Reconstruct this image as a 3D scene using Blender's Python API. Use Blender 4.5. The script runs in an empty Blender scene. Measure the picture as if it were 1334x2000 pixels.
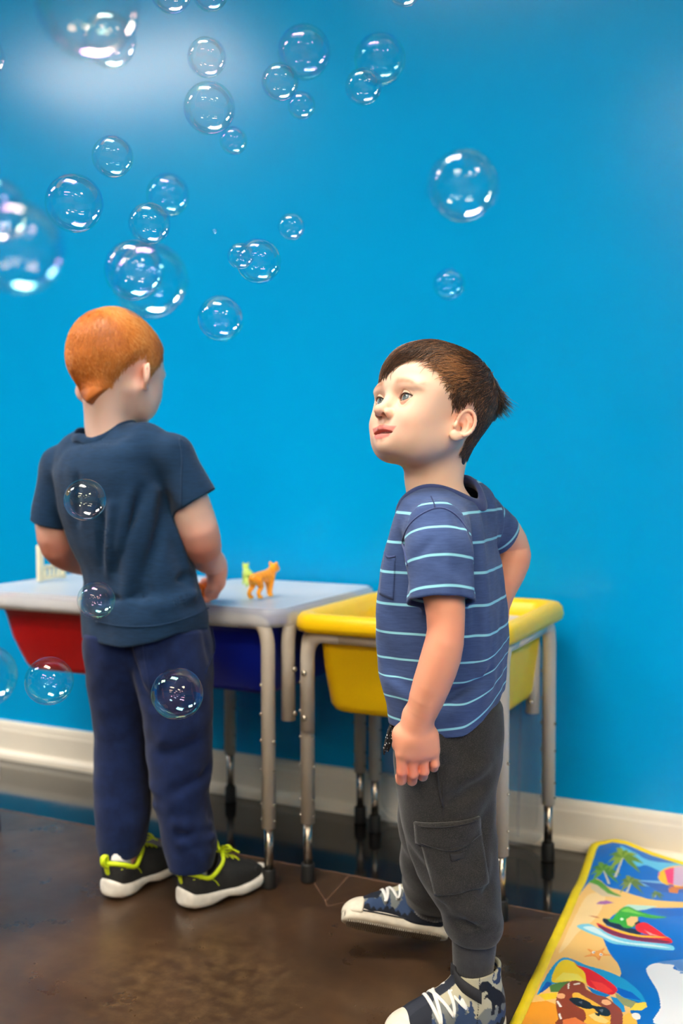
import bpy, bmesh, math, random
import numpy as np
from mathutils import Vector, Matrix, Euler

random.seed(7)
rng = np.random.RandomState(7)
scene = bpy.context.scene
C = scene.collection
f32 = np.float32
pi = math.pi

# ------------------------------------------------------------------ camera
FPX = 2076.0
PSI, PITCH, ROLL = 0.4577, 0.0456, -0.0012
CAM = np.array([0.0, -2.177, 0.80])
FW = np.array([-math.sin(PSI) * math.cos(PITCH), math.cos(PSI) * math.cos(PITCH), -math.sin(PITCH)])
_r = np.array([math.cos(PSI), math.sin(PSI), 0.0])
_u = np.cross(_r, FW)
RT = _r * math.cos(ROLL) + _u * math.sin(ROLL)
UP = -_r * math.sin(ROLL) + _u * math.cos(ROLL)
cd = bpy.data.cameras.new('camera')
cam = bpy.data.objects.new('camera', cd)
C.objects.link(cam)
m = Matrix.Identity(4)
for i in range(3):
    m[i][0], m[i][1], m[i][2], m[i][3] = RT[i], UP[i], -FW[i], CAM[i]
cam.matrix_world = m
cd.sensor_fit = 'VERTICAL'
cd.sensor_height = 36.0
cd.sensor_width = 24.0
cd.lens = 36.0 * FPX / 2000.0
cd.clip_start = 0.05
cd.dof.use_dof = True
cd.dof.focus_distance = 1.47
cd.dof.aperture_fstop = 2.8
cd.dof.aperture_blades = 0
scene.camera = cam

# ------------------------------------------------------------------ world, light, exposure
world = bpy.data.worlds.new('world')
scene.world = world
world.use_nodes = True
world.node_tree.nodes['Background'].inputs[0].default_value = (0.9, 0.95, 1.0, 1)
world.node_tree.nodes['Background'].inputs[1].default_value = 0.25
scene.view_settings.view_transform = 'Standard'
scene.view_settings.look = 'None'
scene.view_settings.gamma = 1.0
scene.view_settings.use_curve_mapping = False
scene.view_settings.exposure = 0.30
PANEL_EMISSION = 35.0
CEIL = 2.62
scene.cycles.use_denoising = True
scene.cycles.max_bounces = 8
scene.cycles.transparent_max_bounces = 24
scene.cycles.glossy_bounces = 4
scene.cycles.caustics_reflective = False
scene.cycles.caustics_refractive = False
scene.cycles.sample_clamp_indirect = 6.0

def unpx(px, py, z=None, y=None, dist=None):
    """point of the room behind a spot of the photograph: on the floor/height z, on the plane y, or at a depth"""
    d = FW + RT * ((px - 667.0) / FPX) - UP * ((py - 1000.0) / FPX)
    if z is not None: t = (z - CAM[2]) / d[2]
    elif y is not None: t = (y - CAM[1]) / d[1]
    else: t = dist
    return CAM + d * t

# ------------------------------------------------------------------ materials
def lin(c):
    c = c / 255.0
    return c / 12.92 if c <= 0.04045 else ((c + 0.055) / 1.055) ** 2.4
def rgb(r, g, b):
    return (lin(r), lin(g), lin(b), 1.0)

class NT:
    def __init__(s, name):
        s.m = bpy.data.materials.new(name); s.m.use_nodes = True
        s.t = s.m.node_tree; s.n = s.t.nodes; s.l = s.t.links
        s.b = s.n['Principled BSDF']; s.o = s.n['Material Output']
    def add(s, typ, **kw):
        nd = s.n.new(typ)
        for k, v in kw.items(): setattr(nd, k, v)
        return nd
    def link(s, a, b): s.l.new(a, b)
    def set(s, **kw):
        for k, v in kw.items(): s.b.inputs[k.replace('_', ' ')].default_value = v
        return s
    def coords(s, kind='Object'):
        if not hasattr(s, '_tc'): s._tc = s.add('ShaderNodeTexCoord')
        return s._tc.outputs[kind]
    def noise(s, scale, detail=3, rough=0.5, vec=None, stretch=None):
        nd = s.add('ShaderNodeTexNoise')
        nd.inputs['Scale'].default_value = scale; nd.inputs['Detail'].default_value = detail
        nd.inputs['Roughness'].default_value = rough
        v = vec or s.coords()
        if stretch:
            mp = s.add('ShaderNodeMapping'); mp.inputs['Scale'].default_value = stretch
            s.link(v, mp.inputs['Vector']); v = mp.outputs[0]
        s.link(v, nd.inputs['Vector'])
        return nd.outputs['Fac']
    def ramp(s, fac, stops, interp='LINEAR'):
        nd = s.add('ShaderNodeValToRGB'); nd.color_ramp.interpolation = interp
        el = nd.color_ramp.elements
        while len(el) < len(stops): el.new(0.5)
        for e, (p, c) in zip(el, stops): e.position = p; e.color = c
        s.link(fac, nd.inputs[0]); return nd.outputs['Color']
    def mix(s, fac, a, b, blend='MIX'):
        nd = s.add('ShaderNodeMix', data_type='RGBA', blend_type=blend)
        for sock, v in ((nd.inputs['Factor'], fac), (nd.inputs[6], a), (nd.inputs[7], b)):
            if hasattr(v, 'is_linked'): s.link(v, sock)
            else: sock.default_value = v
        return nd.outputs[2]
    def math(s, op, a, b=0.0, c=0.0):
        nd = s.add('ShaderNodeMath', operation=op)
        for sock, v in zip(nd.inputs, (a, b, c)):
            if hasattr(v, 'is_linked'): s.link(v, sock)
            else: sock.default_value = v
        return nd.outputs[0]
    def attr(s, name):
        return s.add('ShaderNodeAttribute', attribute_name=name)
    def bump(s, h, strength=0.3, dist=0.001):
        nd = s.add('ShaderNodeBump'); nd.inputs['Strength'].default_value = strength
        nd.inputs['Distance'].default_value = dist
        s.link(h, nd.inputs['Height']); s.link(nd.outputs[0], s.b.inputs['Normal'])
    def color(s, sock): s.link(sock, s.b.inputs['Base Color'])

def plain(name, col, rough=0.5, metal=0.0, vary=0.06, scale=40, spec=0.5, bump=0.0, sss=0.0):
    t = NT(name); t.set(Roughness=rough, Metallic=metal, Specular_IOR_Level=spec)
    f = t.noise(scale, 3)
    lo = tuple(c * (1 - vary) for c in col[:3]) + (1,)
    hi = tuple(min(1, c * (1 + vary)) for c in col[:3]) + (1,)
    t.color(t.ramp(f, [(0.3, lo), (0.7, hi)]))
    if bump: t.bump(t.noise(scale * 8, 2), bump, 0.0006)
    if sss:
        t.b.inputs['Subsurface Weight'].default_value = sss
        t.b.inputs['Subsurface Radius'].default_value = (0.006, 0.003, 0.002)
        t.b.inputs['Subsurface Scale'].default_value = 1.0
    return t.m

# ------------------------------------------------------------------ objects
def link(o, parent=None):
    C.objects.link(o)
    if parent is not None: o.parent = parent
    return o
def tag(o, label=None, cat=None, group=None, kind=None):
    if label: o['label'] = label
    if cat: o['category'] = cat
    if group: o['group'] = group
    if kind: o['kind'] = kind
    return o
def empty(name, loc=(0, 0, 0), rz=0.0):
    o = bpy.data.objects.new(name, None); o.empty_display_size = 0.05
    o.location = Vector(loc); o.rotation_euler = (0, 0, rz)
    return link(o)
def build(name, bm, mats, parent=None, smooth=True, loc=None):
    me = bpy.data.meshes.new(name)
    bmesh.ops.recalc_face_normals(bm, faces=bm.faces)
    bm.to_mesh(me); bm.free()
    for mm in (mats if isinstance(mats, (list, tuple)) else [mats]): me.materials.append(mm)
    if smooth: me.polygons.foreach_set('use_smooth', [True] * len(me.polygons))
    o = bpy.data.objects.new(name, me)
    if loc is not None: o.location = Vector(loc)
    return link(o, parent)
def dup(root, loc=None, parent=None):
    c = root.copy(); C.objects.link(c)
    if parent is not None: c.parent = parent
    if loc is not None: c.location = Vector(loc)
    for ch in root.children: dup(ch, parent=c)
    return c

def box(bm, lo, hi, bevel=0.0, seg=2, mi=0):
    lo, hi = Vector(lo), Vector(hi)
    r = bmesh.ops.create_cube(bm, size=1.0, matrix=Matrix.LocRotScale((lo + hi) / 2, None, hi - lo))
    vs = r['verts']
    fs = set(f for v in vs for f in v.link_faces)
    if bevel:
        es = list(set(e for v in vs for e in v.link_edges))
        rb = bmesh.ops.bevel(bm, geom=es, offset=bevel, segments=seg, affect='EDGES', profile=0.5)
        fs = set(f for f in rb['faces']) | set(f for v in rb['verts'] for f in v.link_faces)
    for f in fs:
        if f.is_valid: f.material_index = mi
def tube(bm, pts, rad, n=12, caps=True, mi=0, flat=None):
    """round (or, with flat=(normal, ratio), ribbon-like) tube along points; rad a number or one per point"""
    pts = [Vector(p) for p in pts]
    rads = rad if isinstance(rad, (list, tuple, np.ndarray)) else [rad] * len(pts)
    rings = []; prev = None
    for i, p in enumerate(pts):
        t = (pts[min(i + 1, len(pts) - 1)] - pts[max(i - 1, 0)]).normalized()
        if prev is None:
            a = Vector((0, 0, 1)) if abs(t.z) < 0.9 else Vector((1, 0, 0))
            nx = t.cross(a).normalized()
        else:
            nx = (prev - t * prev.dot(t)).normalized()
        if flat is not None:
            nn = Vector(flat[0]); nn = (nn - t * nn.dot(t)).normalized()
            nx = t.cross(nn).normalized()
        prev = nx; ny = t.cross(nx)
        k = flat[1] if flat is not None else 1.0
        rings.append([bm.verts.new(p + (nx * math.cos(2 * pi * j / n) + ny * k * math.sin(2 * pi * j / n)) * rads[i]) for j in range(n)])
    for a, b in zip(rings, rings[1:]):
        for j in range(n):
            fc = bm.faces.new((a[j], a[(j + 1) % n], b[(j + 1) % n], b[j])); fc.material_index = mi
    if caps:
        bm.faces.new(list(reversed(rings[0]))).material_index = mi
        bm.faces.new(rings[-1]).material_index = mi
def arc(p0, c, p1, n=8):
    """quadratic bend from p0 past corner c to p1"""
    p0, c, p1 = Vector(p0), Vector(c), Vector(p1)
    return [p0 * (1 - t) ** 2 + c * 2 * t * (1 - t) + p1 * t * t for t in [i / n for i in range(n + 1)]]
def rrect(x0, x1, y0, y1, r, n=6):
    out = []
    for cx, cy, a0 in ((x1 - r, y1 - r, 0), (x0 + r, y1 - r, pi / 2), (x0 + r, y0 + r, pi), (x1 - r, y0 + r, 1.5 * pi)):
        for i in range(n + 1):
            a = a0 + pi / 2 * i / n
            out.append((cx + r * math.cos(a), cy + r * math.sin(a)))
    return out
def rings(bm, loops, closed_start=False, closed_end=False, mi=0):
    """skin a list of equal-length 3D loops"""
    L = [[bm.verts.new(p) for p in lp] for lp in loops]
    n = len(L[0])
    for a, b in zip(L, L[1:]):
        for j in range(n):
            bm.faces.new((a[j], a[(j + 1) % n], b[(j + 1) % n], b[j])).material_index = mi
    if closed_start: bm.faces.new(list(reversed(L[0]))).material_index = mi
    if closed_end: bm.faces.new(L[-1]).material_index = mi
    return L
def blob(bm, c, r, sub=2, rot=None, mi=0):
    R = rot.to_3x3() if rot is not None else Matrix.Identity(3)
    M = Matrix.Translation(Vector(c)) @ R.to_4x4() @ Matrix.Diagonal(Vector((r[0], r[1], r[2], 1)))
    g = bmesh.ops.create_icosphere(bm, subdivisions=sub, radius=1.0, matrix=M)
    for f in set(f for v in g['verts'] for f in v.link_faces): f.material_index = mi

# ------------------------------------------------------------------ signed distance modelling (continuous bodies, cloth, shoes)
def A(*v): return np.array(v, f32)
def smin(a, b, k):
    h = np.clip(0.5 + 0.5 * (b - a) / k, 0, 1)
    return b + (a - b) * h - k * h * (1 - h)
def smax(a, b, k): return -smin(-a, -b, k)
def seg(P, a, b, ra, rb):
    a = A(*a); b = A(*b); d = b - a
    t = np.clip(((P - a) @ d) / float(d @ d), 0, 1)
    q = P - a - t[:, None] * d
    return np.sqrt((q * q).sum(1)) - (ra + (rb - ra) * t)
def chain(P, pts, rads, k=0.01):
    r = None
    for i in range(len(pts) - 1):
        d = seg(P, pts[i], pts[i + 1], rads[i], rads[i + 1])
        r = d if r is None else smin(r, d, k)
    return r
def ell(P, c, r, R=None):
    q = P - A(*c)
    if R is not None: q = q @ R.astype(f32)          # columns of R are the local axes
    r = A(*r)
    k0 = np.sqrt(((q / r) ** 2).sum(1)); k1 = np.sqrt(((q / (r * r)) ** 2).sum(1))
    return k0 * (k0 - 1) / np.maximum(k1, 1e-6)
def rbox(P, c, h, r, R=None):
    q = P - A(*c)
    if R is not None: q = q @ R.astype(f32)
    q = np.abs(q) - (A(*h) - r)
    return np.sqrt((np.maximum(q, 0) ** 2).sum(1)) + np.minimum(q.max(1), 0) - r
def smooth_interp(z, zs, vs):
    zs = np.asarray(zs, float); vs = np.asarray(vs, float)
    t = np.linspace(zs[0], zs[-1], 200)
    y = np.interp(t, zs, vs)
    w = max(3, int(200 / (len(zs) * 1.6)) | 1)
    ker = np.hanning(w + 2)[1:-1]; ker /= ker.sum()
    y = np.convolve(np.pad(y, w // 2, mode='reflect', reflect_type='odd'), ker, 'valid')
    return np.interp(z, t, y).astype(f32)
def loft(P, zs, cx, cy, rx, ry, n=2.0, axis=2, cap=0.01):
    """stack of (super)elliptic sections along an axis; zs ascending"""
    ax = [0, 1, 2]; ax.remove(axis)
    z = P[:, axis]
    x = P[:, ax[0]] - smooth_interp(z, zs, cx); y = P[:, ax[1]] - smooth_interp(z, zs, cy)
    a = smooth_interp(z, zs, rx); b = smooth_interp(z, zs, ry)
    if n == 2.0:
        q = np.sqrt((x / a) ** 2 + (y / b) ** 2)
        g = np.sqrt((x / (a * a)) ** 2 + (y / (b * b)) ** 2)
        d = (q - 1) * q / np.maximum(g, 1e-4)
        d = np.where(q < 0.3, -np.minimum(a, b) * (1 - q), d)
    else:
        q = (np.abs(x / a) ** n + np.abs(y / b) ** n) ** (1.0 / n)
        d = (q - 1) * np.minimum(a, b)
    return smax(smax(d, z - zs[-1], cap), zs[0] - z, cap)
def mesh_sdf(f, lo, hi, v, B=8, newton=1, slack=1.25):
    lo = np.asarray(lo, float); hi = np.asarray(hi, float)
    nb = np.ceil((hi - lo) / (v * B)).astype(int)
    G = np.stack(np.meshgrid(*[np.arange(k) for k in nb], indexing='ij'), -1).reshape(-1, 3)
    cen = (lo + (G + 0.5) * v * B).astype(f32)
    d = np.concatenate([f(cen[i:i + 200000]) for i in range(0, len(cen), 200000)])
    G = G[np.abs(d) < v * B * 0.87 * slack]
    o = np.arange(B + 1)
    O = np.stack(np.meshgrid(o, o, o, indexing='ij'), -1).reshape(-1, 3)
    N = (nb * B + 2).astype(np.int64)
    def key(I): return (I[..., 0] * N[1] + I[..., 1]) * N[2] + I[..., 2]
    cr = np.array([(a, b, c) for a in (0, 1) for b in (0, 1) for c in (0, 1)])
    ed = [(i, j) for i in range(8) for j in range(i + 1, 8) if np.abs(cr[i] - cr[j]).sum() == 1]
    K, V, Q = [], [], []
    for s in range(0, len(G), 400):
        g = G[s:s + 400]
        I = g[:, None, :] * B + O[None]
        P = (lo + I.reshape(-1, 3) * v).astype(f32)
        D = f(P).reshape(len(g), B + 1, B + 1, B + 1)
        S = D < 0
        cnt = np.zeros((len(g), B, B, B), np.int8)
        for c in cr: cnt += S[:, c[0]:c[0] + B, c[1]:c[1] + B, c[2]:c[2] + B]
        w = np.argwhere((cnt > 0) & (cnt < 8))
        base = g[w[:, 0]] * B + w[:, 1:]
        vals = np.stack([D[w[:, 0], w[:, 1] + c[0], w[:, 2] + c[1], w[:, 3] + c[2]] for c in cr], 1)
        acc = np.zeros((len(w), 3)); num = np.zeros(len(w))
        for i, j in ed:
            a, b = vals[:, i], vals[:, j]
            mk = (a < 0) != (b < 0)
            t = np.where(mk, a / np.where(mk, a - b, 1), 0)
            acc += np.where(mk[:, None], cr[i] + t[:, None] * (cr[j] - cr[i]), 0); num += mk
        V.append(lo + (base + acc / num[:, None]) * v); K.append(key(base))
        for ax in range(3):
            e = [0, 0, 0]; e[ax] = 1
            s0 = S[:, :B, :B, :B]; s1 = S[:, e[0]:B + e[0], e[1]:B + e[1], e[2]:B + e[2]]
            w = np.argwhere(s0 != s1)
            if not len(w): continue
            b0 = g[w[:, 0]] * B + w[:, 1:]
            fl = s0[w[:, 0], w[:, 1], w[:, 2], w[:, 3]]
            u1 = np.zeros(3, int); u1[(ax + 1) % 3] = 1
            u2 = np.zeros(3, int); u2[(ax + 2) % 3] = 1
            q = np.stack([key(b0 - u1 - u2), key(b0 - u2), key(b0), key(b0 - u1)], 1)
            q[~fl] = q[~fl][:, ::-1]
            Q.append(q)
    K = np.concatenate(K); V = np.concatenate(V); Q = np.concatenate(Q)
    od = np.argsort(K); Ks = K[od]
    ix = np.minimum(np.searchsorted(Ks, Q), len(Ks) - 1)
    ok = (Ks[ix] == Q).all(1)
    Q = od[ix[ok]]
    for _ in range(newton):
        P = V.astype(f32); e = v * 0.6; d = f(P)
        g = np.stack([f(P + A(*(e if i == j else 0 for j in range(3)))) - f(P - A(*(e if i == j else 0 for j in range(3)))) for i in range(3)], 1) / (2 * e)
        st = d[:, None] * g / np.maximum((g * g).sum(1), 0.2)[:, None]
        V = V - np.clip(st, -v, v)
    return V, Q
def mesh_obj(name, V, Q, mats, parent=None, attrs=None, smooth=True):
    me = bpy.data.meshes.new(name)
    nq = len(Q); k = Q.shape[1]
    me.vertices.add(len(V)); me.vertices.foreach_set('co', np.asarray(V, f32).ravel())
    me.loops.add(nq * k); me.loops.foreach_set('vertex_index', np.asarray(Q, np.int32).ravel())
    me.polygons.add(nq)
    me.polygons.foreach_set('loop_start', np.arange(0, nq * k, k, dtype=np.int32))
    me.polygons.foreach_set('loop_total', np.full(nq, k, np.int32))
    if smooth: me.polygons.foreach_set('use_smooth', np.ones(nq, bool))
    me.update(calc_edges=True)
    for kk, vv in (attrs or {}).items():
        vv = np.asarray(vv, f32)
        if vv.ndim == 2:
            at = me.attributes.new(kk, 'FLOAT_COLOR', 'POINT')
            at.data.foreach_set('color', np.concatenate([vv, np.ones((len(vv), 1), f32)], 1).ravel() if vv.shape[1] == 3 else vv.ravel())
        else:
            me.attributes.new(kk, 'FLOAT', 'POINT').data.foreach_set('value', vv)
    for mm in (mats if isinstance(mats, (list, tuple)) else [mats]): me.materials.append(mm)
    o = bpy.data.objects.new(name, me)
    return link(o, parent)
def in_poly(x, y, poly):
    r = np.zeros(len(x), bool); n = len(poly)
    for i in range(n):
        x0, y0 = poly[i]; x1, y1 = poly[(i + 1) % n]
        c = ((y0 > y) != (y1 > y)) & (x < (x1 - x0) * (y - y0) / ((y1 - y0) or 1e-9) + x0)
        r ^= c
    return r
def vnoise(P, s, seed=0):
    """cheap smooth noise, about -1..1"""
    r = np.random.RandomState(seed); o = 0
    for i in range(5):
        d = r.normal(size=3); d /= np.linalg.norm(d)
        o = o + np.sin(P @ (d * s * (0.7 + 0.8 * r.rand())).astype(f32) + r.rand() * 6.28)
    return o / 2.6
def rotz(a): return np.array([[math.cos(a), -math.sin(a), 0], [math.sin(a), math.cos(a), 0], [0, 0, 1]])
def rotx(a): return np.array([[1, 0, 0], [0, math.cos(a), -math.sin(a)], [0, math.sin(a), math.cos(a)]])
def roty(a): return np.array([[math.cos(a), 0, math.sin(a)], [0, 1, 0], [-math.sin(a), 0, math.cos(a)]])
# ================================================================== the setting
XL, XR, YF = -6.4, 5.4, -9.0
def wall_material():
    t = NT('blue_wall_paint'); t.set(Roughness=0.21, Specular_IOR_Level=0.22)
    f = t.noise(3.0, 3)
    t.color(t.ramp(f, [(0.3, rgb(0, 145, 203)), (0.7, rgb(0, 149, 207))]))
    t.bump(t.noise(260, 3, 0.6), 0.10, 0.0006)
    return t.m
M_wall = wall_material()
M_white_wall = plain('warm_white_wall_paint', rgb(176, 166, 150), 0.7, vary=0.02, scale=4)
M_ceiling = plain('dark_ceiling_paint', rgb(58, 58, 60), 0.8, vary=0.02, scale=6)
M_trim = plain('white_trim_paint', rgb(236, 226, 208), 0.35, vary=0.02, scale=12)

def structure(name, bm, mat, parent=None, smooth=False):
    o = build(name, bm, mat, parent, smooth)
    if parent is None: o['kind'] = 'structure'
    return o
def slab(name, lo, hi, mat):
    bm = bmesh.new(); box(bm, lo, hi); return structure(name, bm, mat)
slab('wall_back', (XL - .1, 0, -.05), (XR + .1, .1, CEIL + .66), M_wall)
slab('wall_left', (XL - .1, YF, -.05), (XL, 0, CEIL + .66), M_wall)
slab('wall_right', (XR, YF, -.05), (XR + .1, 0, CEIL + .66), M_wall)
slab('wall_front', (XL - .1, YF - .1, -.05), (XR + .1, YF, CEIL + .66), M_white_wall)
slab('ceiling', (XL - .1, YF - .1, CEIL + .56), (XR + .1, .1, CEIL + .66), M_ceiling)

# baseboard with a rounded top and a quarter-round shoe at its foot
def baseboard(name, x0, x1):
    prof = [(0, .1), (-.006, .1), (-.010, .097), (-.012, .090), (-.013, .080), (-.0145, .076), (-.0145, .026),
            (-.0165, .022), (-.022, .020), (-.026, .015), (-.028, .008), (-.028, 0), (0, 0)]
    bm = bmesh.new()
    rings(bm, [[(x, y, z) for y, z in prof] for x in np.linspace(x0, x1, 4)], True, True)
    o = structure(name, bm, M_trim, smooth=False)
    return o
baseboard('baseboard_back', XL, XR)

# floor: stained and polished concrete, a darker strip along the wall, saw cuts as grooves
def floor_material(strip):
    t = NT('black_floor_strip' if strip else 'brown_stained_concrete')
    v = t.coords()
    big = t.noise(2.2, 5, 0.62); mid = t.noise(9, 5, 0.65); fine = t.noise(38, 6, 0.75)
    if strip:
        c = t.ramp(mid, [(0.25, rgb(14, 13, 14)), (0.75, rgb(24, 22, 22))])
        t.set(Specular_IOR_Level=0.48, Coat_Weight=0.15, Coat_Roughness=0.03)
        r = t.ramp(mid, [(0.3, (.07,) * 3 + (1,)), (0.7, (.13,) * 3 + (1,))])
    else:
        c = t.ramp(big, [(0.30, rgb(36, 26, 17)), (0.5, rgb(60, 42, 27)), (0.70, rgb(92, 68, 44))])
        c = t.mix(t.ramp(mid, [(0.45, (0, 0, 0, 1)), (0.75, (.55, .55, .55, 1))]), c, rgb(42, 27, 17))
        sp = t.add('ShaderNodeTexVoronoi'); sp.inputs['Scale'].default_value = 34
        t.link(v, sp.inputs['Vector'])
        c = t.mix(t.ramp(sp.outputs['Distance'], [(0.03, (.25, .25, .25, 1)), (0.06, (0, 0, 0, 1))]), c, rgb(150, 125, 98))
        # pale scuffed stain, dull where the polish is gone
        p = t.add('ShaderNodeVectorMath', operation='DISTANCE'); t.link(v, p.inputs[0]); p.inputs[1].default_value = (-0.90, -0.86, 0)
        bl = t.math('MULTIPLY', t.ramp(t.math('ADD', p.outputs['Value'], t.math('MULTIPLY', big, -.22)), [(0.0, (1, 1, 1, 1)), (0.12, (0, 0, 0, 1))]),
                    t.ramp(fine, [(0.42, (0, 0, 0, 1)), (0.75, (.55, .55, .55, 1))]))
        c = t.mix(bl, c, rgb(112, 88, 58))
        r = t.ramp(mid, [(0.3, (.24,) * 3 + (1,)), (0.75, (.42,) * 3 + (1,))])
        t.set(Specular_IOR_Level=0.5)
    t.color(c); t.link(r, t.b.inputs['Roughness'])
    t.bump(t.noise(22, 4), 0.04, 0.002)
    return t.m
M_floor = floor_material(False); M_strip = floor_material(True)
M_groove = plain('dusty_saw_cut', rgb(104, 76, 56), 0.9, vary=0.3, scale=60)
STRIP = -0.345
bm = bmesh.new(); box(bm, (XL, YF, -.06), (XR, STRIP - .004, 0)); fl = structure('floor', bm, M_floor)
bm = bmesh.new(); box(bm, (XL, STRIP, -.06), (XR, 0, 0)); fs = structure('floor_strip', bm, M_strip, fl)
def groove(name, pts, w):
    bm = bmesh.new()
    P = []
    r = random.Random(5)
    for (a, b) in zip(pts, pts[1:]):
        a, b = Vector(a + (0,)), Vector(b + (0,)); k = max(2, int((b - a).length / .012))
        P += [a.lerp(b, i / k) for i in range(k)]
    P.append(Vector(pts[-1] + (0,)))
    L = []
    for i, p in enumerate(P):
        d = (P[min(i + 1, len(P) - 1)] - P[max(i - 1, 0)]).normalized(); nrm = Vector((-d.y, d.x, 0))
        a, b = w * (.5 + .35 * r.random()), w * (.5 + .35 * r.random())
        L.append((bm.verts.new(p + nrm * a + Vector((0, 0, .0003))), bm.verts.new(p + Vector((0, 0, .0009))), bm.verts.new(p - nrm * b + Vector((0, 0, .0003)))))
    for a, b in zip(L, L[1:]):
        for j in (0, 1): bm.faces.new((a[j], a[j + 1], b[j + 1], b[j]))
    return build(name, bm, M_groove, fl)
groove('saw_cut', [(XL, STRIP - .002), (XR, STRIP - .002)], .0036)
groove('scratch', [(-.886, STRIP), (-.871, -.476)], .0014)
groove('scratch', [(-.930, -.41), (-.871, -.476), (-.858, -.495)], .0014)
groove('scratch', [(-.858, -.495), (-.756, -.354)], .0012)

# ceiling: recessed troffers with prismatic diffusers
def panel(name, c):
    t = NT(name); t.set(Base_Color=(.9, .9, .9, 1), Emission_Color=c, Emission_Strength=PANEL_EMISSION); return t.m
M_panel = panel('lit_diffuser_neutral', (1.0, .95, .88, 1)); M_panel_warm = panel('lit_diffuser_warm', (1.0, .86, .68, 1))
M_frame = plain('white_fixture_metal', rgb(235, 235, 232), 0.5)
cells = [(-5.3, -2.05), (-3.1, -1.95), (-1.05, -1.40), (2.0, -2.05), (-.4, -3.75), (2.0, -3.75), (-.4, -5.35), (2.0, -5.35), (-.4, -7.2), (2.0, -7.2), (4.2, -3.75), (4.2, -5.35), (4.2, -7.2)]
GX = sorted({c[0] for c in cells}); GY = sorted({c[1] for c in cells})
PW, PH, REC = 1.2, .6, .08
# ceiling skin with openings: strips of tile between the fixtures
xs = sorted({XL - .1, XR + .1} | {x + s * PW / 2 for x in GX for s in (-1, 1)}); ys = sorted({YF - .1, .1} | {y + s * PH / 2 for y in GY for s in (-1, 1)})
bm = bmesh.new()
for xa, xb in zip(xs, xs[1:]):
    for ya, yb in zip(ys, ys[1:]):
        if not any(abs((xa + xb) / 2 - x) < PW / 2 and abs((ya + yb) / 2 - y) < PH / 2 for x, y in cells):
            box(bm, (xa, ya, CEIL), (xb, yb, CEIL + .56))
structure('ceiling_tiles', bm, M_ceiling, bpy.data.objects['ceiling'])
for i, (x, y) in enumerate(cells):
    REC = {-1.05: .48, -5.3: .26, -3.1: .08}.get(x, .17 if y < -3 else .26)  # recess depths shaped to cut light off the upper wall
    e = empty('ceiling_light', (x, y, CEIL))
    bm = bmesh.new()
    for s in (-1, 1):
        box(bm, (s * PW / 2 - .012, -PH / 2, 0), (s * PW / 2 + .012, PH / 2, REC)); box(bm, (-PW / 2, s * PH / 2 - .012, 0), (PW / 2, s * PH / 2 + .012, REC))
    build('frame', bm, M_frame, e, False)
    bm = bmesh.new(); box(bm, (-PW / 2 + .012, -PH / 2 + .012, REC - .02), (PW / 2 - .012, PH / 2 - .012, REC - .012)); build('diffuser', bm, M_panel if x < -1 else M_panel_warm, e, False)
    row = 'row nearest the blue wall' if y > -2.5 else 'second row from the blue wall' if y > -4.5 else 'third row from the blue wall' if y > -6 else 'row farthest from the blue wall'
    lab = {-1.05: 'ceiling light with added deep baffle right above the two boys', -5.3: 'neutral white ceiling light at far left end of its row', -3.1: 'neutral white ceiling light mirrored in the wall at top left'}.get(x)
    if lab is None: lab = 'warm white ceiling light, %s of the %s' % ('left one' if x < 0 else 'right one' if x > 4 else 'middle one', row)
    tag(e, lab, 'light', 'recessed ceiling lights')

# ================================================================== sensory tables
M_steel = plain('beige_powder_coated_steel', rgb(206, 195, 178), 0.32, vary=0.03)
M_chrome = plain('chrome_leg_tube', rgb(182, 172, 160), 0.26, 1.0, vary=0.03)
M_rubber = plain('black_rubber', rgb(16, 16, 16), 0.6)
M_bolt = plain('bolt_head', rgb(205, 195, 175), 0.25, 0.9)
def plastic(name, c, r=0.34, sss=0.0): return plain(name, c, r, vary=0.035, scale=14, bump=0.06, sss=sss)
M_yellow = plastic('yellow_plastic', rgb(255, 204, 3), .36)
M_red = plastic('red_plastic', rgb(196, 6, 12), .4)
M_blue = plastic('deep_blue_plastic', rgb(8, 30, 150), .38)
def clear_plastic(name, col, clear, rough):
    """diffusing plastic sheet: part of the light goes straight through, part is scattered"""
    t = NT(name); t.set(Roughness=rough, IOR=1.45)
    f = t.noise(30, 3); lo = tuple(c * .96 for c in col[:3]) + (1,)
    t.color(t.ramp(f, [(0.3, lo), (0.7, col)]))
    tr = t.add('ShaderNodeBsdfTransparent'); tr.inputs[0].default_value = (.97, .98, 1, 1)
    mx = t.add('ShaderNodeMixShader'); mx.inputs[0].default_value = clear
    t.link(t.b.outputs[0], mx.inputs[1]); t.link(tr.outputs[0], mx.inputs[2]); t.link(mx.outputs[0], t.o.inputs['Surface'])
    return t.m
M_lid = clear_plastic('frosted_lid_plastic', rgb(226, 232, 240), .22, .30)
M_lidrim = clear_plastic('thin_lid_plastic', rgb(226, 230, 238), .52, .22)
M_lid2 = clear_plastic('translucent_lid_plastic', rgb(215, 220, 222), .86, .2)

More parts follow.
